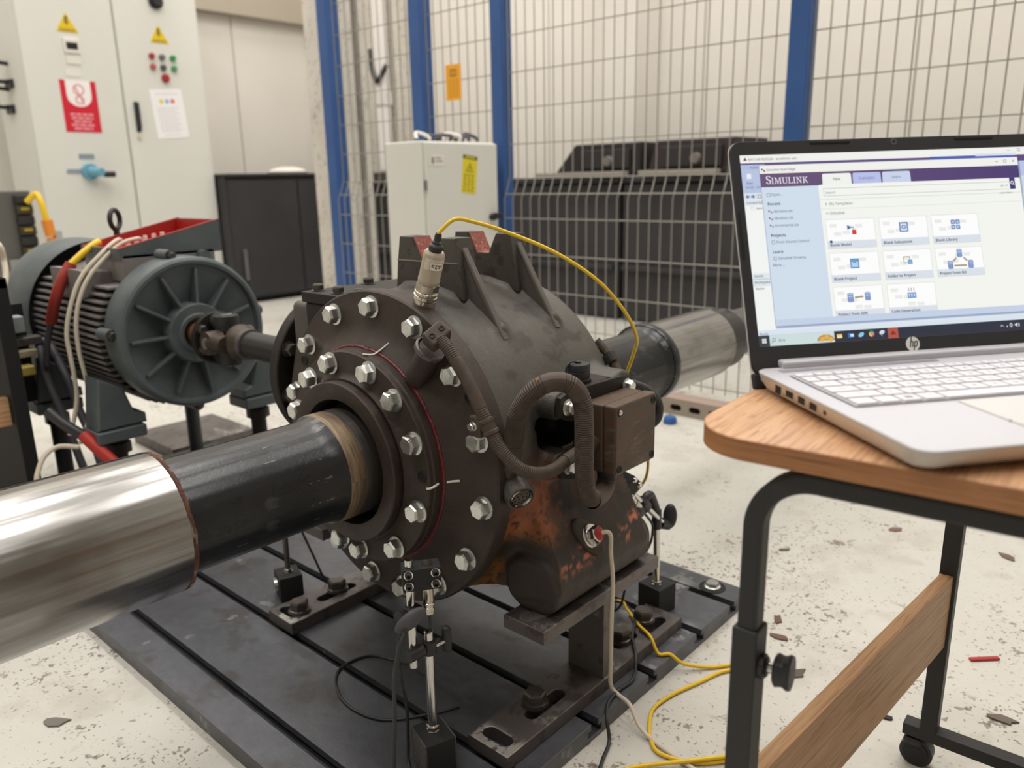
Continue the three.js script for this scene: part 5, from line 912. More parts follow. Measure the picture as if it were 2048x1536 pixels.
// ---------------------------------------------------------------- universal joint shaft between motor and gearbox
{
  const c = [0.87, 0.489];
  const t = thing('cardan_shaft', 'dark universal joint shaft linking the motor to the gearbox', 'shaft', [c[0], c[1], -1.5]);
  const Z = (prof, seg = 48, dx = 0) => turned([c[0] + dx, c[1], 0], [0, 0, 1], prof, seg);
  const fl = part('flange', Z([[0.01, -1.692], [0.058, -1.692], [0.06, -1.69], [0.06, -1.68], [0.058, -1.678], [0.03, -1.678], [0.01, -1.676]]), M.castDark, t);
  for (let i = 0; i < 6; i++) { const a = i * 1.047 + 0.5; put('flange_bolt', hexHead(0.018, 0.012, 0.012, 0.002), M.darkBolt, fl, [c[0] + 0.046 * Math.cos(a), c[1] + 0.046 * Math.sin(a), -1.678], quatTo(V(0, 0, 1))); }
  const ears = (z0, s, vert) => { const Q = yoke(z0, s, vert); return [[Q[0], Q[1]], [Q[2], Q[3]]]; };
  const yoke = (z0, s, vert) => { const L = []; for (const e of [-1, 1]) { const o = e * 0.038, q = vert ? [c[0], c[1] + o] : [c[0] + o, c[1]]; L.push(rod([q[0], q[1], z0], [q[0], q[1], z0 + s * 0.05], 0.019, 0.022, 18)); const d = vert ? [0, 0.017] : [0.017, 0]; L.push(rod([q[0] - d[0], q[1] - d[1], z0 + s * 0.055], [q[0] + d[0], q[1] + d[1], z0 + s * 0.055], 0.026, 0.026, 24)); } return L; };
  for (const g of ears(-1.69, 1, true)) part('yoke_ear', g, M.blackSteel, t);
  part('cross', [rod([c[0], c[1] - 0.058, -1.634], [c[0], c[1] + 0.058, -1.634], 0.013, 0.013, 16), rod([c[0] - 0.058, c[1], -1.634], [c[0] + 0.058, c[1], -1.634], 0.013, 0.013, 16)], M.zinc, t);
  part('yoke', [...yoke(-1.578, -1, false), Z([[0.02, -1.588], [0.04, -1.584], [0.04, -1.574], [0.03, -1.56], [0.026, -1.55], [0.01, -1.55]], 32)], std({ color: 0x443930, roughness: 0.5, metalness: 0.3 }), t);
  part('weld_ring', Z([[0.02, -1.552], [0.034, -1.552], [0.034, -1.536], [0.02, -1.534]], 32), M.bracket, t);
  part('tube', Z([[0.01, -1.536], [0.029, -1.536], [0.029, -1.36], [0.01, -1.36]], 32), M.blackSteel, t);
  for (const g of [...ears(-1.36, 1, true), ...ears(-1.25, -1, false)]) part('yoke_ear', g, M.castDark, t);
  part('cross', [rod([c[0], c[1] - 0.058, -1.305], [c[0], c[1] + 0.058, -1.305], 0.013, 0.013, 16), rod([c[0] - 0.058, c[1], -1.305], [c[0] + 0.058, c[1], -1.305], 0.013, 0.013, 16)], M.bracket, t);
  part('flange', Z([[0.01, -1.255], [0.08, -1.255], [0.08, -1.232], [0.01, -1.231]]), M.castDark, t);
}
// ---------------------------------------------------------------- cables of the motor
{
  const c = (name, pts, r, mat, label, p, grp) => single(name, tube(pts, r, 90, 10), mat, label, 'cable', grp || null, p);
  const t = thing('motor_cable', 'yellow cable with a red heat-shrink sleeve along the motor cowl', 'cable', [0.72, 0.6, -2.2]);
  part('jacket', tube([[0.8, 0.69, -2.1], [0.785, 0.694, -2.07], [0.75, 0.674, -2.062], [0.713, 0.6464, -2.06]], 0.0085, 60, 10), M.yellow, t);
  part('sleeve', tube([[0.716, 0.649, -2.06], [0.69, 0.6116, -2.06], [0.672, 0.5662, -2.07], [0.664, 0.51, -2.1]], 0.0135, 60, 12), std({ color: 0xa3362a, roughness: 0.5 }), t, 'red sleeve');
  part('cores', tube([[0.664, 0.512, -2.1], [0.655, 0.46, -2.12], [0.65, 0.4, -2.14]], 0.008, 30, 8), M.grayCable, t);
  c('grey_motor_cable', [[0.66, 0.455, -2.2], [0.652, 0.43, -2.17], [0.648, 0.36, -2.14], [0.652, 0.29, -2.1], [0.656, 0.22, -2.06], [0.66, 0.14, -2.02], [0.67, 0.05, -1.98]], 0.0098, M.grayCable, 'dark grey cable hanging left of the motor, left one of the pair', [0.65, 0.3, -2.1]);
  c('grey_motor_cable', [[0.665, 0.455, -2.19], [0.675, 0.44, -2.16], [0.678, 0.37, -2.1], [0.68, 0.3, -2.06], [0.682, 0.22, -2.0], [0.68, 0.14, -1.95], [0.69, 0.05, -1.9]], 0.0098, M.grayCable, 'dark grey cable hanging left of the motor, right one of the pair', [0.68, 0.3, -2.06]);
  c('white_motor_cable', [[0.86, 0.695, -1.99], [0.835, 0.704, -1.955], [0.785, 0.69, -1.95], [0.72, 0.635, -1.95], [0.685, 0.58, -1.95], [0.668, 0.52, -1.95], [0.665, 0.46, -1.95], [0.668, 0.4, -1.945], [0.668, 0.354, -1.94], [0.655, 0.296, -1.93], [0.625, 0.248, -1.92]], 0.005, M.cream, 'cream cable draped over the motor fins, right one of the pair', [0.66, 0.53, -1.875]);
  c('white_motor_cable', [[0.83, 0.695, -2.03], [0.8, 0.702, -1.985], [0.755, 0.677, -1.965], [0.7, 0.625, -1.965], [0.667, 0.56, -1.965], [0.65, 0.5, -1.965], [0.648, 0.45, -1.96], [0.648, 0.4, -1.955], [0.645, 0.354, -1.95], [0.63, 0.31, -1.94], [0.61, 0.27, -1.93]], 0.005, M.cream, 'cream cable draped over the motor fins, left one of the pair', [0.65, 0.5, -1.89]);
  const tr = thing('floor_cable', 'thick cable with a red sleeve lying behind the bright axle end', 'cable', [0.62, 0.15, -1.9]);
  part('sleeve', tube([[0.615, 0.285, -1.86], [0.63, 0.255, -1.83], [0.65, 0.22, -1.8], [0.675, 0.17, -1.76]], 0.0135, 40, 12), std({ color: 0xb02a20, roughness: 0.5 }), tr, 'red sleeve');
  part('jacket', tube([[0.57, 0.34, -1.92], [0.59, 0.31, -1.89], [0.615, 0.283, -1.862]], 0.012, 30, 12), M.cableBlack, tr);
  part('jacket', tube([[0.675, 0.17, -1.76], [0.7, 0.08, -1.72], [0.74, 0.02, -1.7]], 0.012, 30, 12), M.cableBlack, tr);
  c('cream_floor_cable', [[0.6, 0.262, -1.85], [0.565, 0.268, -1.87], [0.535, 0.255, -1.87], [0.515, 0.23, -1.86], [0.505, 0.2, -1.85], [0.51, 0.12, -1.84]], 0.0055, M.cream, 'cream cable looping behind the bright axle end', [0.535, 0.255, -1.87]);
}
// ---------------------------------------------------------------- black rack at the left edge
{
  const P = [0.555, 0, -2.06];
  const t = thing('black_rack', 'black steel rack at the left edge with a wooden board and wiring', 'rack', P);
  part('post', box(0.515, 0.545, 0.0, 0.64, -1.985, -1.955, 0.003), M.rack, t);
  part('post', box(0.515, 0.545, 0.0, 0.64, -2.435, -2.405, 0.003), M.rack, t);
  part('beam', box(0.2, 0.545, 0.615, 0.64, -1.985, -1.955, 0.003), M.rack, t);
  part('beam', box(0.515, 0.545, 0.615, 0.64, -2.405, -1.985, 0.003), M.rack, t);
  part('shelf_board', box(0.2, 0.513, 0.31, 0.375, -2.0, -1.975, 0.002), M.wood, t, 'wooden board');
  part('shelf_board', box(0.2, 0.53, 0.6, 0.613, -2.4, -1.99, 0.002), M.wood, t, 'wooden board');
  part('back_sheet', box(0.525, 0.535, 0.05, 0.6, -2.4, -1.99), M.rack, t);
}
{
  const t = thing('relay_block', 'cluster of small relays and terminals fixed beside the rack', 'relays', [0.6, 0.4, -2.2]);
  const g = std({ color: 0x8f979a, roughness: 0.5 });
  part('relay', box(0.55, 0.585, 0.48, 0.525, -2.2, -2.16, 0.003), g, t); part('relay', box(0.59, 0.625, 0.485, 0.525, -2.2, -2.16, 0.003), g, t);
  part('rail', box(0.53, 0.66, 0.45, 0.47, -2.21, -2.17, 0.002), M.bracket, t);
  part('clamp', box(0.56, 0.64, 0.425, 0.442, -2.19, -2.15, 0.003), std({ color: 0xa39a80, roughness: 0.6 }), t);
  part('terminal', box(0.555, 0.62, 0.385, 0.408, -2.16, -2.12, 0.004), std({ color: 0xb39f4a, roughness: 0.5 }), t, 'ochre terminal');
  part('lamp_cap', new THREE.SphereGeometry(0.012, 18, 12).translate(0.555, 0.44, -2.13), M.white, t); part('lamp_cap', new THREE.SphereGeometry(0.014, 18, 12).translate(0.565, 0.35, -2.1), M.white, t);
  part('mount_plate', box(0.53, 0.64, 0.3, 0.55, -2.24, -2.21), M.rack, t);
}
{
  const t = thing('switch_box', 'dark switch box with yellow stripes standing left of the tall cabinet', 'switch box', [1.5, 0.3, -4.9]);
  part('case', box(1.36, 1.54, 0.25, 0.82, -5.0, -4.86, 0.008), std({ color: 0x5a5955, roughness: 0.6 }), t);
  for (let i = 0; i < 6; i++) part('contactor', box(1.45, 1.53, 0.48 + i * 0.055, 0.522 + i * 0.055, -4.86, -4.82, 0.004), i % 2 ? M.blackPlastic : std({ color: 0x3a3420, roughness: 0.5 }), t);
  for (let i = 0; i < 3; i++) part('stripe', box(1.47, 1.51, 0.5 + i * 0.11, 0.512 + i * 0.11, -4.82, -4.817), std({ color: 0xb7a02c, roughness: 0.5 }), t);
  part('lower_case', box(1.38, 1.52, 0.26, 0.46, -4.86, -4.82, 0.004), std({ color: 0x8c8a85, roughness: 0.6 }), t);
  part('pedestal', box(1.38, 1.52, 0, 0.25, -4.99, -4.87, 0.004), M.rack, t);
  const y = thing('connector_cable', 'yellow cable with an orange plug beside the tall cabinet', 'cable', [1.56, 0.6, -4.75]);
  part('jacket', tube([[1.5, 0.76, -4.81], [1.54, 0.8, -4.78], [1.55, 0.76, -4.75], [1.555, 0.7, -4.74], [1.56, 0.66, -4.74]], 0.016, 50, 10), M.yellow, y);
  part('plug', [rod([1.56, 0.665, -4.74], [1.568, 0.58, -4.74], 0.028, 0.026, 16), rod([1.57, 0.57, -4.74], [1.578, 0.5, -4.74], 0.026, 0.024, 16)], M.orange, y, 'orange plug');
  part('sleeve', box(1.585, 1.625, 0.5, 0.61, -4.77, -4.73, 0.008), std({ color: 0xa7a9ad, roughness: 0.4 }), y);
  part('jacket', tube([[1.578, 0.5, -4.74], [1.58, 0.4, -4.74], [1.59, 0.2, -4.74], [1.6, 0.02, -4.74]], 0.012, 40, 10), M.yellow, y);
}
single('white_hose', tube([[0.5, 0.585, -2.05], [0.54, 0.592, -2.06], [0.575, 0.615, -2.08], [0.59, 0.66, -2.11], [0.585, 0.7, -2.13], [0.57, 0.6, -2.3], [0.56, 0.3, -2.4]], 0.007, 80, 10), M.cream, 'cream cable curving up beside the rack at the left edge', 'cable', null, [0.56, 0.6, -2.08]);
// ---------------------------------------------------------------- scraps on the floor
{
  single('red_scrap', box(-0.026, 0.026, 0, 0.005, -0.0045, 0.0045, 0.002).rotateY(-0.8).translate(1.437, 0, -0.203), std({ color: 0xa83232, roughness: 0.6 }), 'thin red strip of scrap lying on the floor at the right', 'scrap', null, [1.437, 0, -0.206]);
  const chip = (name, x, z, s, label, col = 0x5c5048) => { const r = rng(Math.round(x * 991 + z * 577)), pts = []; for (let i = 0; i < 9; i++) { const a = -i / 9 * 6.283, q = s * (0.55 + 0.55 * r()); pts.push([q * 1.5 * Math.cos(a), q * 0.75 * Math.sin(a)]); } single(name, extrude(poly(pts.reverse()), 0.003, 0.0006).rotateX(-Math.PI / 2).rotateY(r() * 3).translate(x, 0, z), std({ color: col, roughness: 0.8 }), label, 'scrap', null, [x, 0, z]); };
  chip('paint_flake', 0.313, -1.276, 0.018, 'dark paint flake on the floor at the lower left', 0x77706a);
  chip('paint_flake', 1.332, -0.529, 0.012, 'brown paint flake beside the plate corner, upper of the two', 0x6b524c);
  chip('paint_flake', 1.278, -0.501, 0.013, 'brown paint flake beside the plate corner, lower of the two', 0x6b524c);
  chip('paint_flake', 1.623, -0.639, 0.010, 'dark chip on the floor behind the desk leg', 0x6b6660);
  chip('paint_flake', 1.888, -0.483, 0.016, 'long brown chip seen under the desk top', 0x7d655a);
  chip('paint_flake', 1.895, -0.253, 0.014, 'small brown chip at the right edge under the desk', 0x6e5c50);
  chip('paint_flake', 1.17, -0.284, 0.010, 'black chip on the floor right of the crossbar', 0x2e2b2a);
  chip('paint_flake', 1.28, -0.145, 0.014, 'grey-brown chip on the floor beyond the right desk leg', 0x6f655c);
  chip('paint_flake', 1.183, -0.438, 0.02, 'dark stain-like flake behind the height knob', 0x5f544e);
  single('blue_cap', turned([2.3, 0, -1.34], [0, 1, 0], [[0.022, 0], [0.024, 0.004], [0.022, 0.018], [0.018, 0.024], [0, 0.024]], 24), std({ color: 0x2f5d9c, roughness: 0.4 }), 'small blue plastic cap on the floor beyond the gearbox', 'cap', null, [2.3, 0, -1.34]);
}
// ---------------------------------------------------------------- laptop desk
const DESK_Y = 0.6258;
// the top is not quite level: it rises a little to the right and towards the aisle
const RISE_X = 0.0057, RISE_Z = 0.0155, TILT = new THREE.Quaternion().setFromUnitVectors(V(0, 1, 0), V(-RISE_X, 1, -RISE_Z).normalize());
const lean = (g, lo = -1) => { g = clean(g); const p = g.attributes.position; for (let i = 0; i < p.count; i++) { const y = p.getY(i), k = lo < 0 ? 1 : step(lo, lo + 0.12, y); p.setY(i, y + k * (RISE_X * p.getX(i) + RISE_Z * Math.max(p.getZ(i), 0))); } return g; };
{
  const th = 0.05, c = Math.cos(th), s = Math.sin(th), O = [0.542, -0.305];
  const t = thing('laptop_desk', 'small rolling desk with a wood-grain top and black steel legs', 'desk', [O[0], 0, O[1]]);
  t.rotation.y = th; origin.set(t, V(0, 0, 0));   // parts below are given in the desk's own axes
  const W = 0.63, D = 0.42, T = 0.0175;
  const top = part('tabletop', lean(boxUV(extrude(roundRect(0, -D, W, 0, 0.055), T, 0.0008, 1, 16).rotateX(-Math.PI / 2).translate(0, DESK_Y - T, 0))), M.wood, t);
  // edge banding: a thin strip all round
  { const o = roundRect(-0.0006, -D - 0.0006, W + 0.0006, 0.0006, 0.0556); o.holes.push(new THREE.Path(roundRect(0.0002, -D + 0.0002, W - 0.0002, -0.0002, 0.0548).getPoints(16))); const g = extrude(o, T - 0.0008, 0, 1, 20).rotateX(-Math.PI / 2).translate(0, DESK_Y - T + 0.0002, 0); const q = clean(g), p = q.attributes.position, u = q.attributes.uv; for (let i = 0; i < p.count; i++) u.setXY(i, p.getZ(i) + p.getX(i), p.getY(i)); part('edge_band', lean(q), M.woodEdge, top); }
  // left and right frames: bent square tube, telescoping leg, foot bar
  const bw = 0.0195, bd = 0.0165;
  const frame = (x, left) => {
    const z0 = left ? 0.06 : 0.1245, yT = DESK_Y - T - 0.012, R = 0.055, outer = new THREE.Shape();
    // profile in (z, y): vertical tube going up and bending forward under the top
    const hB = bd / 2, yt = DESK_Y - T - 0.003, yb = yt - bd, zi = z0 + hB;
    outer.moveTo(z0 - hB, 0.42); outer.lineTo(z0 - hB, yt - R); outer.absarc(z0 - hB + R, yt - R, R, Math.PI, Math.PI / 2, true); outer.lineTo(D - 0.03, yt); outer.lineTo(D - 0.03, yb); outer.lineTo(z0 - hB + R, yb); outer.absarc(z0 - hB + R, yt - R, R - bd, Math.PI / 2, Math.PI, false); outer.lineTo(zi, 0.42); outer.closePath();
    const up = part('upper_tube', lean(extrude(outer, bw, 0.003, 2, 16).rotateY(-Math.PI / 2).translate(x + bw / 2, 0, 0), 0.45), M.blackSteel, t);
    const lo = part('leg', [box(x - bw / 2 - 0.0025, x + bw / 2 + 0.0025, 0.062, 0.463, z0 - bd / 2 - 0.0025, z0 + bd / 2 + 0.0025, 0.002)], M.blackSteel, t);
    part('foot_bar', box(x - bw / 2 - 0.002, x + bw / 2 + 0.002, 0.046, 0.064, z0 - 0.032, z0 + 0.35, 0.002), M.blackSteel, t);
    for (const z of [z0 - 0.012, z0 + 0.325]) {
      const k = part('caster', [rod([x - 0.009, 0.0215, z], [x + 0.009, 0.0215, z], 0.0215, 0.0215, 32), rod([x, 0.04, z - 0.008], [x, 0.052, z - 0.008], 0.006, 0.006, 14), box(x - 0.012, x + 0.012, 0.03, 0.043, z - 0.018, z + 0.008, 0.005)], M.blackPlastic, t);
      part('caster_hub', [rod([x - 0.0105, 0.0215, z], [x + 0.0105, 0.0215, z], 0.009, 0.009, 20), rod([x - 0.0102, 0.0215, z], [x - 0.0095, 0.0215, z], 0.0165, 0.0165, 24)], M.blackMatte, k);
    }
    if (left) {
      const kx = x, kz = z0 + bd / 2 + 0.0025;
      part('height_knob', [turned([kx + 0.002, 0.427, kz - 0.001], [0.12, 0.03, 1], [[0.0105, 0], [0.0105, 0.004], [0.008, 0.0065], [0, 0.0065]], 24), turned([kx + 0.002, 0.427, kz], [0.12, 0.03, 1], [[0.0, 0.011], [0.0115, 0.011], [0.014, 0.013], [0.0128, 0.017], [0.0128, 0.019], [0.0148, 0.0225], [0.014, 0.025], [0.008, 0.0262], [0, 0.0255]], 32)], M.blackPlastic, lo, 'black round knob');
      part('knob_screw', turned([kx + 0.002, 0.427, kz], [0.12, 0.03, 1], [[0.0045, 0.004], [0.0045, 0.014], [0, 0.014]], 16), M.chrome, lo);
    }
  };
  frame(0.017, true); frame(0.55, false);
  const bb = box(0.027, 0.544, 0.2, 0.305, 0.052, 0.068, 0.0008, 1), p = bb.attributes.position, n = bb.attributes.normal, u = bb.attributes.uv;
  for (let i = 0; i < p.count; i++) u.setXY(i, p.getX(i), Math.abs(n.getY(i)) > 0.5 ? p.getZ(i) : p.getY(i));
  { const m = new THREE.Matrix4().makeTranslation(0.017, 0, 0.06).multiply(new THREE.Matrix4().makeRotationY(-0.1204)).multiply(new THREE.Matrix4().makeTranslation(-0.017, 0, -0.06)); bb.applyMatrix4(m); }
  part('crossbeam', bb, std({ map: colorTex(512, (a, b) => { const g = fbm(a, b, 4, 40, 3, 3), f = fbm(a, b, 10, 70, 3, 5), w = fbm(a, b, 3, 6, 3, 1); let q = mixc([172, 132, 92], [196, 158, 116], w); q = mixc(q, [140, 100, 66], step(0.5, 0.78, g) * 0.5); return mixc(q, [120, 80, 52], step(0.62, 0.76, f) * 0.55); }, 0.5, 0.12), roughness: 0.5 }), t);
}
// ---------------------------------------------------------------- laptop
{
  const t = thing('laptop', 'open white laptop with a black-framed screen on the wooden desk', 'laptop', [0.6877, DESK_Y + 0.0008, -0.3126]);
  t.quaternion.copy(TILT).multiply(new THREE.Quaternion().setFromAxisAngle(V(0, 1, 0), -0.6969)); origin.set(t, V(0, 0, 0));      // own axes: x along the hinge, z towards the user
  const W = 0.3616, D = 0.2456, Y0 = 0.0035, Y1 = 0.0195;
  // base: tapered hull
  const base = part('base', (() => {
    const lo = roundRect(0.004, -D + 0.007, W - 0.004, -0.002, 0.014), L = [];
    const top = extrude(roundRect(0, -D, W, 0, 0.0135), 0.0022, 0.0008, 2, 16).rotateX(-Math.PI / 2).translate(0, Y1 - 0.0022, 0); L.push(top);
    return L;
  })(), M.laptop, t);
  { // side wall between deck and bottom: lofted outline
    const a = roundRect(0.0004, -D + 0.0004, W - 0.0004, -0.0004, 0.0132).getSpacedPoints(160), b = roundRect(0.0075, -D + 0.012, W - 0.0075, -0.003, 0.012).getSpacedPoints(160), pos = [], idx = [], n = a.length;
    const mid = a.map((p, i) => [p.x * 0.75 + b[i].x * 0.25, p.y * 0.75 + b[i].y * 0.25]);
    for (let i = 0; i < n; i++) { pos.push(a[i].x, Y1 - 0.0018, -a[i].y, mid[i][0], Y1 - 0.009, -mid[i][1], b[i].x, Y0, -b[i].y); }
    for (let i = 0; i < n; i++) { const j = (i + 1) % n; for (const k of [0, 1]) idx.push(i * 3 + k, i * 3 + k + 1, j * 3 + k, j * 3 + k, i * 3 + k + 1, j * 3 + k + 1); }
    const g = new THREE.BufferGeometry(); g.setAttribute('position', new THREE.Float32BufferAttribute(pos, 3)); g.setIndex(idx); g.computeVertexNormals();
    part('shell', [g, extrude(new THREE.Shape(b), 0.0012).rotateX(-Math.PI / 2).translate(0, Y0, 0)], M.laptopSide, t);
    for (const [x, z] of [[0.04, 0.03], [0.32, 0.03], [0.04, 0.2], [0.32, 0.2]]) part('foot_pad', rod([x, 0, z], [x, Y0 + 0.001, z], 0.007, 0.007, 16), M.rubber, t);
  }
  // keyboard: every key on its own; legends come from one printed atlas laid over the deck
  const KX0 = 0.0195, KZ0 = 0.0365, KW = 0.326, KH = 0.104;
  const keys = [];
  const row = (z, h, x0, list) => { let x = x0; for (const [w, txt] of list) { if (txt !== null) keys.push([x + 0.0013, z, w - 0.0026, h, txt]); x += w; } };
  const u = 0.0187, q = (s) => s.map((c) => [u, c]), KR = KX0 + 14.6 * u + 0.004;
  row(KZ0, 0.0088, KX0, [...['esc', 'f1', 'f2', 'f3', 'f4', 'f5', 'f6', 'f7', 'f8', 'f9', 'f10', 'f11', 'f12', 'ins', 'del'].map((c) => [u * 0.98, c])]);
  row(KZ0 + 0.0125, 0.0152, KX0, [[u * 0.75, '"'], ...q(['1', '2', '3', '4', '5', '6', '7', '8', '9', '0', '*', '-']), [u * 1.85, 'bksp']]);
  row(KZ0 + 0.0311, 0.0152, KX0, [[u * 1.25, 'tab'], ...q(['Q', 'W', 'E', 'R', 'T', 'Y', 'U', 'I', 'O', 'P', 'Ğ', 'Ü']), [u * 1.35, 'enter']]);
  row(KZ0 + 0.0497, 0.0152, KX0, [[u * 1.5, 'caps'], ...q(['A', 'S', 'D', 'F', 'G', 'H', 'J', 'K', 'L', 'Ş', 'İ']), [u * 2.1, ',']]);
  row(KZ0 + 0.0683, 0.0152, KX0, [[u * 1.95, 'shift'], ...q(['Z', 'X', 'C', 'V', 'B', 'N', 'M', 'Ö', 'Ç', '.']), [u * 2.65, 'shift']]);
  row(KZ0 + 0.0869, 0.0152, KX0, [[u * 1.1, 'ctrl'], [u, 'fn'], [u, 'WIN'], [u, 'alt'], [u * 5.7, ''], [u, 'altgr'], [u, 'ctrl'], [u * 0.95, '<'], [u * 0.95, '^'], [u * 0.95, '>']]);
  for (let r = 0; r < 5; r++) row(KZ0 + 0.0125 + r * 0.0186, 0.0152, KR, [['num', '7', '4', '1', '0'], ['/', '8', '5', '2', '0'], ['*', '9', '6', '3', ','], ['-', '+', '+', 'ent', 'ent']].map((c) => [u * 0.93, c[r]]));
  const atlas = canvasTex(2048, 660, (c, w, h) => {
    c.fillStyle = '#d9d7db'; c.fillRect(0, 0, w, h); c.fillStyle = '#77747c'; c.textAlign = 'center'; c.textBaseline = 'middle'; const S = w / KW;
    for (const [x, z, kw, kh, txt] of keys) { const cx = (x - KX0 + kw / 2) * S, cz = (z - KZ0 + kh * 0.5) * S; if (txt === 'WIN') { c.fillStyle = '#77747c'; c.fillRect(cx - 22, cz - 17, 44, 36); c.fillStyle = '#8d8a92'; continue; } c.font = (txt.length > 1 ? 'bold 24px' : 'bold 40px') + ' sans-serif'; c.fillText(txt, cx, cz); }
  });
  const keyMat = std({ map: atlas, roughness: 0.45 });
  part('key_well', box(KX0 - 0.002, KR + 4 * u * 0.93 + 0.002, Y1 + 0.0009, Y1 + 0.00105, KZ0 - 0.002, KZ0 + KH + 0.0005), std({ color: 0xa9a6ac, roughness: 0.6 }), base);
  for (const [x, z, kw, kh] of keys) {
    const g = new RoundedBoxGeometry(kw, 0.0018, kh, 2, 0.0007); g.translate(x + kw / 2, Y1 + 0.0016, z + kh / 2);
    const p = g.attributes.position, uv = g.attributes.uv; for (let i = 0; i < p.count; i++) uv.setXY(i, (p.getX(i) - KX0) / KW, 1 - (p.getZ(i) - KZ0) / (660 / 2048 * KW));
    part('key', g, keyMat, t);
  }
  part('touchpad', extrude(roundRect(0.1, -0.232, 0.216, -0.144, 0.003), 0.0006, 0, 1, 6).rotateX(-Math.PI / 2).translate(0, Y1 + 0.0001, 0), std({ color: 0xc6c2bc, roughness: 0.3 }), base);
  part('touchpad_split', box(0.1, 0.216, Y1 + 0.0006, Y1 + 0.00085, 0.2095, 0.2101), std({ color: 0xbdbabb, roughness: 0.5 }), base);
  { const g = []; for (let i = 0; i < 118; i++) { const x = 0.018 + i * 0.00135; g.push(box(x, x + 0.0006, Y1 + 0.0007, Y1 + 0.0009, 0.012, 0.0215 - i * 0.00002)); } const gr = part('speaker_grille', g, std({ color: 0x9d9aa0, roughness: 0.6 }), base); gr.userData.kind = 'stuff'; }
  part('hinge_bar', box(0.026, W - 0.026, Y1 - 0.002, Y1 + 0.0065, -0.008, 0.0065, 0.003, 3), M.laptop, t);
  part('power_mark', new THREE.CylinderGeometry(0.0011, 0.0011, 0.0003, 12).translate(0.1, Y1 + 0.0009, 0.2), std({ color: 0x9a98a0 }), base);
  // ports on the left side
  const side = (y) => 0.0004 + (Y1 - 0.0018 - y) * 0.23;
  const port = (z, w, h, y, lab) => { const x = side(y); const f = part('port', box(x - 0.0006, x + 0.004, y - h / 2, y + h / 2, z - w / 2, z + w / 2, 0.0006, 1), M.laptopSide, base); part('port_opening', box(x - 0.0008, x + 0.0042, y - h / 2 + 0.0007, y + h / 2 - 0.0007, z - w / 2 + 0.0008, z + w / 2 - 0.0008), M.black, f, lab); };
  port(0.047, 0.0125, 0.0092, 0.0112, 'dark network socket'); port(0.068, 0.0145, 0.0068, 0.0122, 'dark video socket'); port(0.0885, 0.0128, 0.0072, 0.0122, 'dark square socket'); port(0.1075, 0.0128, 0.0072, 0.0122, 'dark square socket');
  part('headphone_jack', turned([side(0.012), 0.0122, 0.1245], [-1, 0, 0.0], [[0, 0.0004], [0.0019, 0.0004], [0.0024, 0.0]], 18), M.black, base); part('status_dot', turned([side(0.0145), 0.0145, 0.014], [-1, 0, 0], [[0, 0.0003], [0.001, 0.0003], [0.0012, 0]], 12), std({ color: 0x8a8584 }), base);

  // lid, tilted back about the hinge
  const tilt = 0.3287, LM = new THREE.Matrix4().makeRotationX(-tilt).setPosition(0, 0.012, -0.002);
  const lidG = (g) => (Array.isArray(g) ? merge(g) : clean(g)).applyMatrix4(LM);
  const lid = part('lid', lidG(extrude(roundRect(0, 0, W, 0.2285, 0.0115), 0.0022, 0.0006, 2, 16).translate(0, 0, -0.0046)), M.laptop, t, 'white lid back');
  const bz = roundRect(0.0008, 0.0008, W - 0.0008, 0.2278, 0.011); bz.holes.push(new THREE.Path([[0.0095, 0.0275], [0.353, 0.0275], [0.353, 0.2145], [0.0095, 0.2145]].map(([x, y]) => new THREE.Vector2(x, y))));
  const bezel = part('bezel', lidG([extrude(bz, 0.0014, 0.0003, 1, 16).translate(0, 0, -0.0001), extrude(roundRect(0.0004, 0.0004, W - 0.0004, 0.2281, 0.0112), 0.0024, 0.0003, 1, 16).translate(0, 0, -0.0025)]), M.bezel, t, 'black screen frame');
  for (const [x0, x1, y0, y1] of [[0.083, 0.125, 0.2235, 0.2262], [0.238, 0.28, 0.2235, 0.2262], [0.068, 0.112, 0.012, 0.0148], [0.225, 0.268, 0.012, 0.0148], [0.0015, 0.0042, 0.113, 0.158]]) part('rubber_bumper', lidG(box(x0, x1, y0, y1, 0.001, 0.0023, 0.0006, 1)), M.black, bezel);
  part('webcam', lidG([turned([0.1715, 0.2235, 0.0012], [0, 0, 1], [[0, 0.0004], [0.0022, 0.0004], [0.0031, 0.0008], [0.0036, 0.0004], [0.0037, 0]], 24)]), std({ color: 0x55545a, roughness: 0.25 }), bezel); part('webcam_pupil', lidG(turned([0.1715, 0.2235, 0.0012], [0, 0, 1], [[0, 0.0007], [0.0012, 0.0006], [0.0014, 0.0003]], 16)), M.black, bezel);
  const logoTex = canvasTex(256, 256, (c, w, h) => { c.fillStyle = '#efeeec'; c.fillRect(0, 0, w, h); c.fillStyle = '#232326'; c.save(); c.translate(128, 128); c.transform(1, 0, -0.22, 1, 0, 0); c.lineWidth = 20; c.strokeStyle = '#232326'; c.lineCap = 'butt'; c.lineJoin = 'round'; c.beginPath(); c.moveTo(-40, -128); c.lineTo(-40, 52); c.stroke(); c.beginPath(); c.moveTo(-40, -36); c.quadraticCurveTo(2, -56, 4, -20); c.lineTo(4, 52); c.stroke(); c.beginPath(); c.moveTo(36, 128); c.lineTo(36, -42); c.stroke(); c.beginPath(); c.moveTo(36, -36); c.quadraticCurveTo(80, -56, 82, -14); c.lineTo(82, 14); c.quadraticCurveTo(80, 52, 36, 44); c.stroke(); c.restore(); });
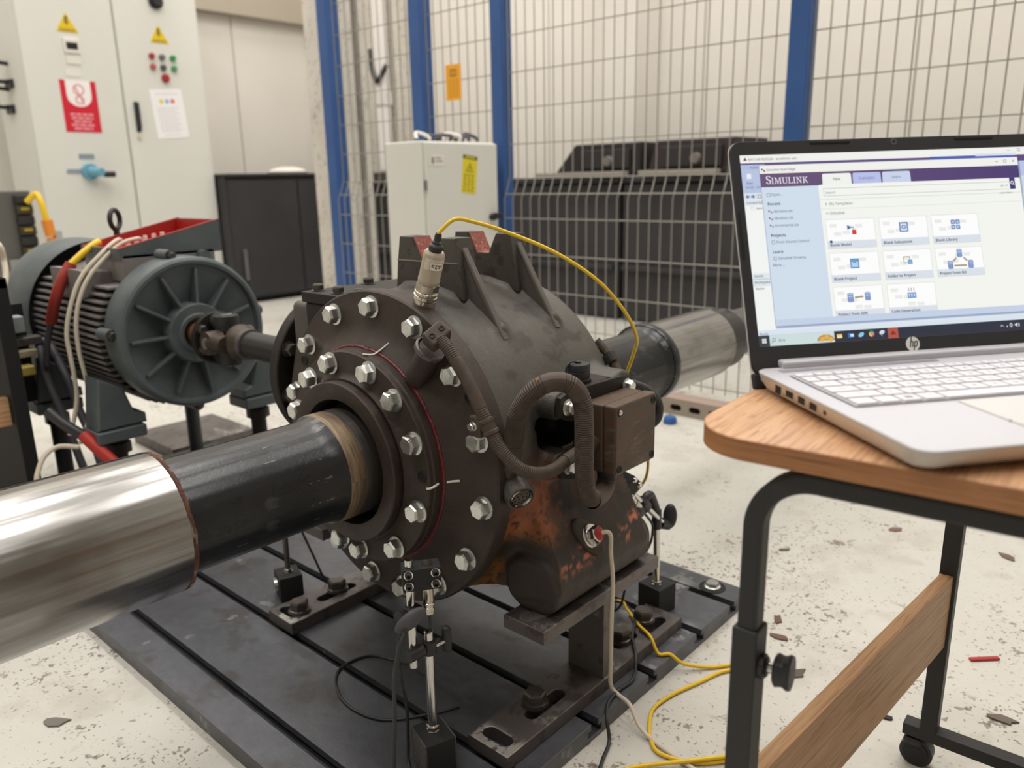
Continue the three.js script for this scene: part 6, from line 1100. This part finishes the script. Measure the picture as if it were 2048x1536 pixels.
  { const d = new THREE.CircleGeometry(0.0072, 48); const r = turned([0, 0, 0], [0, 0, 1], [[0.0072, 0.0006], [0.0072, 0]], 48); part('logo_badge', lidG(d.clone().translate(0.1655, 0.0205, 0.0019)), std({ map: logoTex, roughness: 0.3, metalness: 0.2 }), bezel, 'round silver maker badge'); part('badge_rim', lidG(r.translate(0.1655, 0.0205, 0.0013)), M.chrome, bezel); }
  part('screen_hinge_cover', lidG(box(0.024, W - 0.024, -0.006, 0.002, -0.006, -0.0005, 0.002)), M.bezel, bezel); part('hinge_end', lidG(box(0.0005, 0.016, -0.012, 0.003, -0.006, 0.0008, 0.002)), M.bezel, bezel);
  // screen picture
  const tex = canvasTex(2048, 1116, (c) => {
    c.scale(2048 / 1376, 2048 / 1376);
    const R = (f, x, y, w, h) => { c.fillStyle = f; c.fillRect(x, y, w, h); }, T = (s, x, y, px, f = '#4a4d55', b = '', al = 'left') => { c.fillStyle = f; c.font = b + ' ' + px + 'px sans-serif'; c.textAlign = al; c.textBaseline = 'middle'; c.fillText(s, x, y); };
    R('#f4f7f4', 0, 0, 1376, 750);
    R('#f3f4ef', 0, 0, 1376, 32); T('MATLAB R2022b - academic use', 34, 17, 14, '#5a5c62'); c.fillStyle = '#8a4a3c'; c.beginPath(); c.moveTo(14, 22); c.lineTo(22, 8); c.lineTo(30, 22); c.closePath(); c.fill(); R('#6a6c72', 1144, 12, 12, 2); c.strokeStyle = '#6a6c72'; c.lineWidth = 1.5; c.strokeRect(1190, 7, 11, 10); c.beginPath(); c.moveTo(1238, 7); c.lineTo(1248, 17); c.moveTo(1248, 7); c.lineTo(1238, 17); c.stroke();
    R('#63507f', 0, 32, 1376, 22); R('#4a63b4', 800, 30, 370, 12); R('#dcdff0', 1000, 24, 180, 10); R('#b4c0e2', 0, 38, 100, 22); T('HOME', 38, 50, 14, '#6d7186'); R('#5a4a7c', 1184, 34, 192, 26);
    R('#b9c6e4', 0, 58, 1376, 92); R('#eef1f6', 22, 74, 18, 20); T('New', 18, 112, 13, '#5b6480'); T('Script', 14, 128, 13, '#5b6480'); T('Live', 56, 128, 13, '#5b6480');
    R('#d6e0ec', 0, 150, 1376, 26); c.fillStyle = '#56709e'; for (const [x, d] of [[18, -1], [38, 1]]) { c.beginPath(); c.moveTo(x + d * 9, 165); c.lineTo(x, 157); c.lineTo(x, 162); c.lineTo(x - d * 7, 162); c.lineTo(x - d * 7, 168); c.lineTo(x, 168); c.lineTo(x, 173); c.fill(); } R('#9d7f50', 58, 158, 12, 14); R('#e6edf0', 60, 161, 8, 9);
    R('#dfe8ee', 0, 178, 80, 22); T('Current Folder', 8, 190, 13, '#33363c'); T('Name', 46, 212, 13, '#555'); c.strokeStyle = '#9aa2ad'; c.lineWidth = 1; c.strokeRect(26, 204, 11, 14);
    R('#e3ebf0', 0, 466, 80, 20); T('Details', 8, 477, 13, '#44474d'); R('#dfe8ee', 0, 492, 80, 20); T('Workspace', 8, 502, 13, '#3c3f45'); T('Name', 10, 526, 13, '#4a4d55'); R('#8e99a5', 0, 488, 80, 2); R('#8e99a5', 0, 514, 80, 1);
    R('#cfdcea', 1184, 120, 192, 560); R('#e4eef0', 1190, 190, 100, 480); R('#c3d3ee', 75, 674, 1300, 12); R('#dbe6f0', 0, 688, 1376, 24); T('Ready', 6, 702, 13, '#6b7280');
    // start page window
    c.fillStyle = '#00000030'; c.fillRect(78, 48, 1114, 634);
    R('#f6f7f2', 75, 42, 1110, 634); R('#f4f4ef', 75, 42, 1110, 34); c.fillStyle = '#4a4c52'; c.beginPath(); c.moveTo(84, 54); c.lineTo(93, 59); c.lineTo(84, 64); c.fill(); R('#9a3a36', 92, 61, 7, 7); T('Simulink Start Page', 104, 61, 14, '#4b4d52'); R('#6a6c72', 1085, 58, 12, 2); c.strokeStyle = '#6a6c72'; c.lineWidth = 1.5; c.strokeRect(1122, 53, 11, 10); c.beginPath(); c.moveTo(1160, 53); c.lineTo(1170, 63); c.moveTo(1170, 53); c.lineTo(1160, 63); c.stroke();
    const pg = c.createLinearGradient(75, 0, 1185, 0); pg.addColorStop(0, '#6b5577'); pg.addColorStop(1, '#4a3a72'); c.fillStyle = pg; c.fillRect(75, 76, 1110, 54);
    c.fillStyle = '#f2eef4'; c.font = '44px serif'; c.textAlign = 'left'; c.textBaseline = 'alphabetic'; c.fillText('S', 97, 117); c.font = '34px serif'; c.fillText('IMULINK', 119, 117); T('™', 232, 95, 9, '#d8d0de');
    const tab = (x0, x1, f, s, col, y0 = 84) => { c.fillStyle = f; c.beginPath(); c.moveTo(x0, 130); c.lineTo(x0 + 2, y0 + 6); c.quadraticCurveTo(x0 + 3, y0, x0 + 10, y0); c.lineTo(x1 - 8, y0); c.quadraticCurveTo(x1, y0, x1, y0 + 8); c.lineTo(x1, 130); c.fill(); T(s, (x0 + x1) / 2, 107, 16, col, '', 'center'); };
    tab(330, 453, '#f3f5f0', 'New', '#4c4e55'); tab(458, 579, '#b9c2ea', 'Examples', '#6c74a8'); tab(584, 706, '#cad6ee', 'Learn', '#66708c');
    R('#f5f7f1', 316, 128, 869, 522); R('#d2e0ee', 75, 130, 236, 520);
    c.strokeStyle = '#a9adb2'; c.lineWidth = 1.5; c.strokeRect(331, 144, 806, 30); T('Search', 338, 160, 14, '#8b8f96'); T('All', 1094, 160, 13, '#8b8f96'); c.strokeStyle = '#5a5d64'; c.lineWidth = 2; c.beginPath(); c.moveTo(1116, 156); c.lineTo(1121, 161); c.lineTo(1126, 156); c.stroke(); R('#3c3270', 1136, 128, 24, 46 - 16 + 16); c.strokeStyle = '#f0eef6'; c.lineWidth = 3; c.beginPath(); c.arc(1147, 148, 6, 0, 7); c.moveTo(1151, 153); c.lineTo(1156, 159); c.stroke();
    R('#c7cbce', 312, 188, 866, 1.5); R('#d9dcdc', 312, 225, 866, 1.5); T('Learn More', 1086, 189, 11, '#7a7e86'); T('My Templates', 347, 206, 16, '#7b8088'); T('Simulink', 347, 244, 16, '#5f646c'); c.strokeStyle = '#6a6f77'; c.lineWidth = 2; c.beginPath(); c.moveTo(333, 201); c.lineTo(338, 206); c.lineTo(333, 211); c.moveTo(331, 241); c.lineTo(336, 246); c.lineTo(341, 241); c.stroke();
    const ln = '#4e545e'; const ent = (s, y, b = '') => T(s, b ? 94 : 114, y, b ? 16 : 14.5, b ? '#474d57' : '#5b626c', b);
    ent('Open...', 161); ent('Recent', 197, 'bold'); ent('vibration.slx', 227); ent('vibration.slx', 255); ent('incremental.slx', 284); ent('Projects', 322, 'bold'); ent('From Source Control', 349); ent('Learn', 386, 'bold'); ent('Simulink Onramp', 413); T('More ...', 90, 439, 14.5, '#5b626c');
    c.strokeStyle = '#707782'; c.lineWidth = 1.6; c.strokeRect(96, 155, 13, 12); for (const y of [227, 255, 284]) { c.fillStyle = '#3c4048'; c.beginPath(); c.moveTo(95, y - 6); c.lineTo(103, y - 2); c.lineTo(95, y + 2); c.fill(); R('#9a3a36', 104, y, 5, 6); } c.strokeRect(96, 342, 11, 13); c.strokeRect(96, 407, 11, 11);
    const card = (x, y, w, h, s, bold) => { R('#ffffff', x, y, w, h); c.fillStyle = '#eceeeb'; for (let i = 0; i < 5; i++) c.fillRect(x + 14 + (i * 53) % (w - 60), y + 18 + (i * 29) % (h - 62), 30, 14); R('#dce3ec', x, y + h - 30, w, 30); c.strokeStyle = '#cdd2d4'; c.lineWidth = 1.4; c.strokeRect(x, y, w, h); T(s, x + 8, y + h - 14, 15, '#4f545e', 'bold'); };
    const X = [325, 549, 772], Yy = [269, 403, 537], CW = 203, CH = 116;
    [['Blank Model', 'Blank Subsystem', 'Blank Library'], ['Blank Project', 'Folder to Project', 'Project from Git'], ['Project from SVN', 'Code Generation']].forEach((r, j) => r.forEach((s, i) => card(X[i], Yy[j], CW, j === 2 && i < 2 ? 122 : CH, s)));
    const I = (x, y) => [X[x] + CW / 2, Yy[y] + 42];
    { const [x, y] = I(0, 0); c.fillStyle = '#2e78b8'; c.beginPath(); c.moveTo(x - 14, y - 18); c.lineTo(x + 4, y - 8); c.lineTo(x - 14, y + 2); c.fill(); R('#4b4e55', x + 2, y - 9, 10, 2); R('#4b4e55', x + 10, y - 9, 2, 12); R('#d23c3c', x + 4, y + 2, 18, 18); c.fillStyle = '#38506e'; c.beginPath(); c.arc(X[0] + 14, Yy[0] + 88, 6, 0, 7); c.fill(); }
    { const [x, y] = I(1, 0); R('#8ea6d2', x - 17, y - 18, 34, 36); R('#dbe5f4', x - 13, y - 14, 26, 28); c.strokeStyle = '#4566a5'; c.lineWidth = 3; c.strokeRect(x - 17, y - 18, 34, 36); c.beginPath(); c.ellipse(x, y, 9, 6, 0, 0, 7); c.stroke(); }
    { const [x, y] = I(2, 0); for (const a of [-18, 3]) for (const b of [-20, 1]) { R('#3f62a8', x + a, y + b, 17, 17); R('#b4cbee', x + a + 3, y + b + 3, 11, 11); } }
    { const [x, y] = I(0, 1); R('#6ea6d8', x - 17, y - 16, 34, 36); R('#b7d6f0', x - 14, y - 6, 28, 22); c.strokeStyle = '#3a6ea6'; c.lineWidth = 2.5; c.strokeRect(x - 17, y - 16, 34, 36); R('#3a6ea6', x - 7, y - 4, 14, 3); R('#3a6ea6', x - 17, y - 8, 34, 2); }
    { const [x, y] = I(1, 1); c.strokeStyle = '#8a7a68'; c.lineWidth = 2.5; c.strokeRect(x - 16, y - 14, 26, 24); R('#7fb2e0', x + 2, y, 16, 14); c.strokeStyle = '#4a80b8'; c.strokeRect(x + 2, y, 16, 14); }
    const db = (x, y, s = 1) => { c.fillStyle = '#8fa6d4'; c.strokeStyle = '#5a74ae'; c.lineWidth = 1.6; c.fillRect(x - 11 * s, y - 12 * s, 22 * s, 24 * s); for (const k of [-12, -4, 4, 12]) { c.beginPath(); c.ellipse(x, y + k * s, 11 * s, 4 * s, 0, 0, 7); c.fillStyle = k < 0 ? '#b4c6e8' : '#8fa6d4'; c.fill(); c.stroke(); } };
    const arrow = (x0, y0, x1, y1) => { c.strokeStyle = '#a99a86'; c.lineWidth = 7; c.beginPath(); c.moveTo(x0, y0); c.lineTo(x1, y1); c.stroke(); };
    { const [x, y] = I(2, 1); db(x + 2, y - 18); db(x - 42, y + 28); db(x + 46, y + 28); arrow(x - 14, y, x - 28, y + 14); arrow(x + 18, y, x + 32, y + 14); arrow(x - 26, y + 32, x + 28, y + 32); }
    { const [x, y] = I(0, 2); db(x - 34, y + 2, 1.1); db(x + 38, y); arrow(x - 16, y + 2, x + 20, y); }
    { const [x, y] = I(1, 2); R('#7ea8dc', x - 17, y - 4, 34, 20); c.strokeStyle = '#3f6eae'; c.lineWidth = 2; c.strokeRect(x - 17, y - 4, 34, 20); for (const a of [-11, 0, 11]) { R('#37404e', x + a - 1, y - 24, 2, 14); R('#f2f5fa', x + a - 3, y, 5, 4); R('#f2f5fa', x + a - 3, y + 7, 5, 4); } }
    R('#c6d4e8', 75, 650, 1110, 26); c.strokeStyle = '#8d9cc0'; c.lineWidth = 2; c.strokeRect(75, 42, 1110, 634);
    // taskbar
    R('#2c3140', 0, 708, 1376, 42); R('#cfdfe0', 44, 708, 264, 42); R('#3b3f46', 0, 708, 44, 42); for (const a of [14, 23]) for (const b of [720, 729]) R('#f2f4f6', a, b, 8, 8);
    c.strokeStyle = '#5b6670'; c.lineWidth = 2; c.beginPath(); c.arc(62, 726, 6, 0, 7); c.moveTo(58, 731); c.lineTo(53, 738); c.stroke(); T('Ara', 80, 729, 17, '#6a7480');
    c.fillStyle = '#c89058'; c.beginPath(); c.ellipse(272, 742, 36, 24, 0, 3.14, 6.29); c.fill(); c.fillStyle = '#e2b452'; for (const [x, y] of [[258, 736], [276, 728], [292, 738]]) { c.beginPath(); c.arc(x, y, 9, 0, 7); c.fill(); }
    R('#e8c66a', 318, 720, 22, 16); R('#f3e2a8', 318, 726, 22, 10); R('#2b74c4', 364, 719, 12, 18); R('#d8e6f4', 374, 722, 14, 12); c.fillStyle = '#8ccbe6'; c.beginPath(); c.ellipse(419, 728, 13, 8, -0.5, 0, 7); c.fill();
    for (const [a, f] of [[0, '#d8453a'], [2.1, '#f0c23c'], [4.2, '#3f9f57']]) { c.fillStyle = f; c.beginPath(); c.moveTo(463, 727); c.arc(463, 727, 12, a - 0.5, a + 1.6); c.fill(); } c.fillStyle = '#e8eef6'; c.beginPath(); c.arc(463, 727, 6, 0, 7); c.fill(); c.fillStyle = '#3f7bd8'; c.beginPath(); c.arc(463, 727, 4.4, 0, 7); c.fill();
    c.fillStyle = '#d8dcec'; c.beginPath(); c.ellipse(506, 724, 12, 8, -0.4, 0, 7); c.fill(); R('#8f98b8', 503, 728, 4, 12); R('#b4574a', 530, 708, 44, 42); c.fillStyle = '#8a2f28'; c.beginPath(); c.moveTo(540, 736); c.lineTo(552, 718); c.lineTo(566, 736); c.fill();
    c.strokeStyle = '#e6e9ef'; c.lineWidth = 2; c.beginPath(); c.save(); c.translate(0, 28); c.moveTo(1014, 704); c.lineTo(1020, 697); c.lineTo(1026, 704); c.stroke(); R('#e6e9ef', 1040, 702, 5, 5); c.beginPath(); c.arc(1060, 700, 6, 0, 7); c.moveTo(1060, 690); c.lineTo(1060, 710); c.stroke(); c.fillStyle = '#f0f2f6'; c.beginPath(); c.moveTo(1076, 697); c.lineTo(1081, 697); c.lineTo(1087, 691); c.lineTo(1087, 709); c.lineTo(1081, 703); c.lineTo(1076, 703); c.fill(); c.beginPath(); c.arc(1087, 700, 6, -1, 1); c.moveTo(1093, 708); c.arc(1087, 700, 10, 0.9, -0.9, true); c.stroke(); c.restore();
  });
  const sg = new THREE.PlaneGeometry(0.3435, 0.187).translate(0.18125, 0.121, 0.0004);
  part('screen', lidG(sg), new THREE.MeshStandardMaterial({ color: 0x060606, emissive: 0xffffff, emissiveMap: tex, emissiveIntensity: SCREEN_GLOW, roughness: 0.35 }), t, 'lit screen with software windows');
  const L = new THREE.RectAreaLight(0xf2f6ff, SCREEN_GLOW * 0.75, 0.3435, 0.187); L.name = 'screen_light';
  const lm = new THREE.Matrix4().multiplyMatrices(LM, new THREE.Matrix4().makeRotationY(Math.PI).setPosition(0.18125, 0.121, 0.0016)); L.matrix.copy(lm); lm.decompose(L.position, L.quaternion, L.scale); t.add(L);
}
renderer.render(scene, camera);
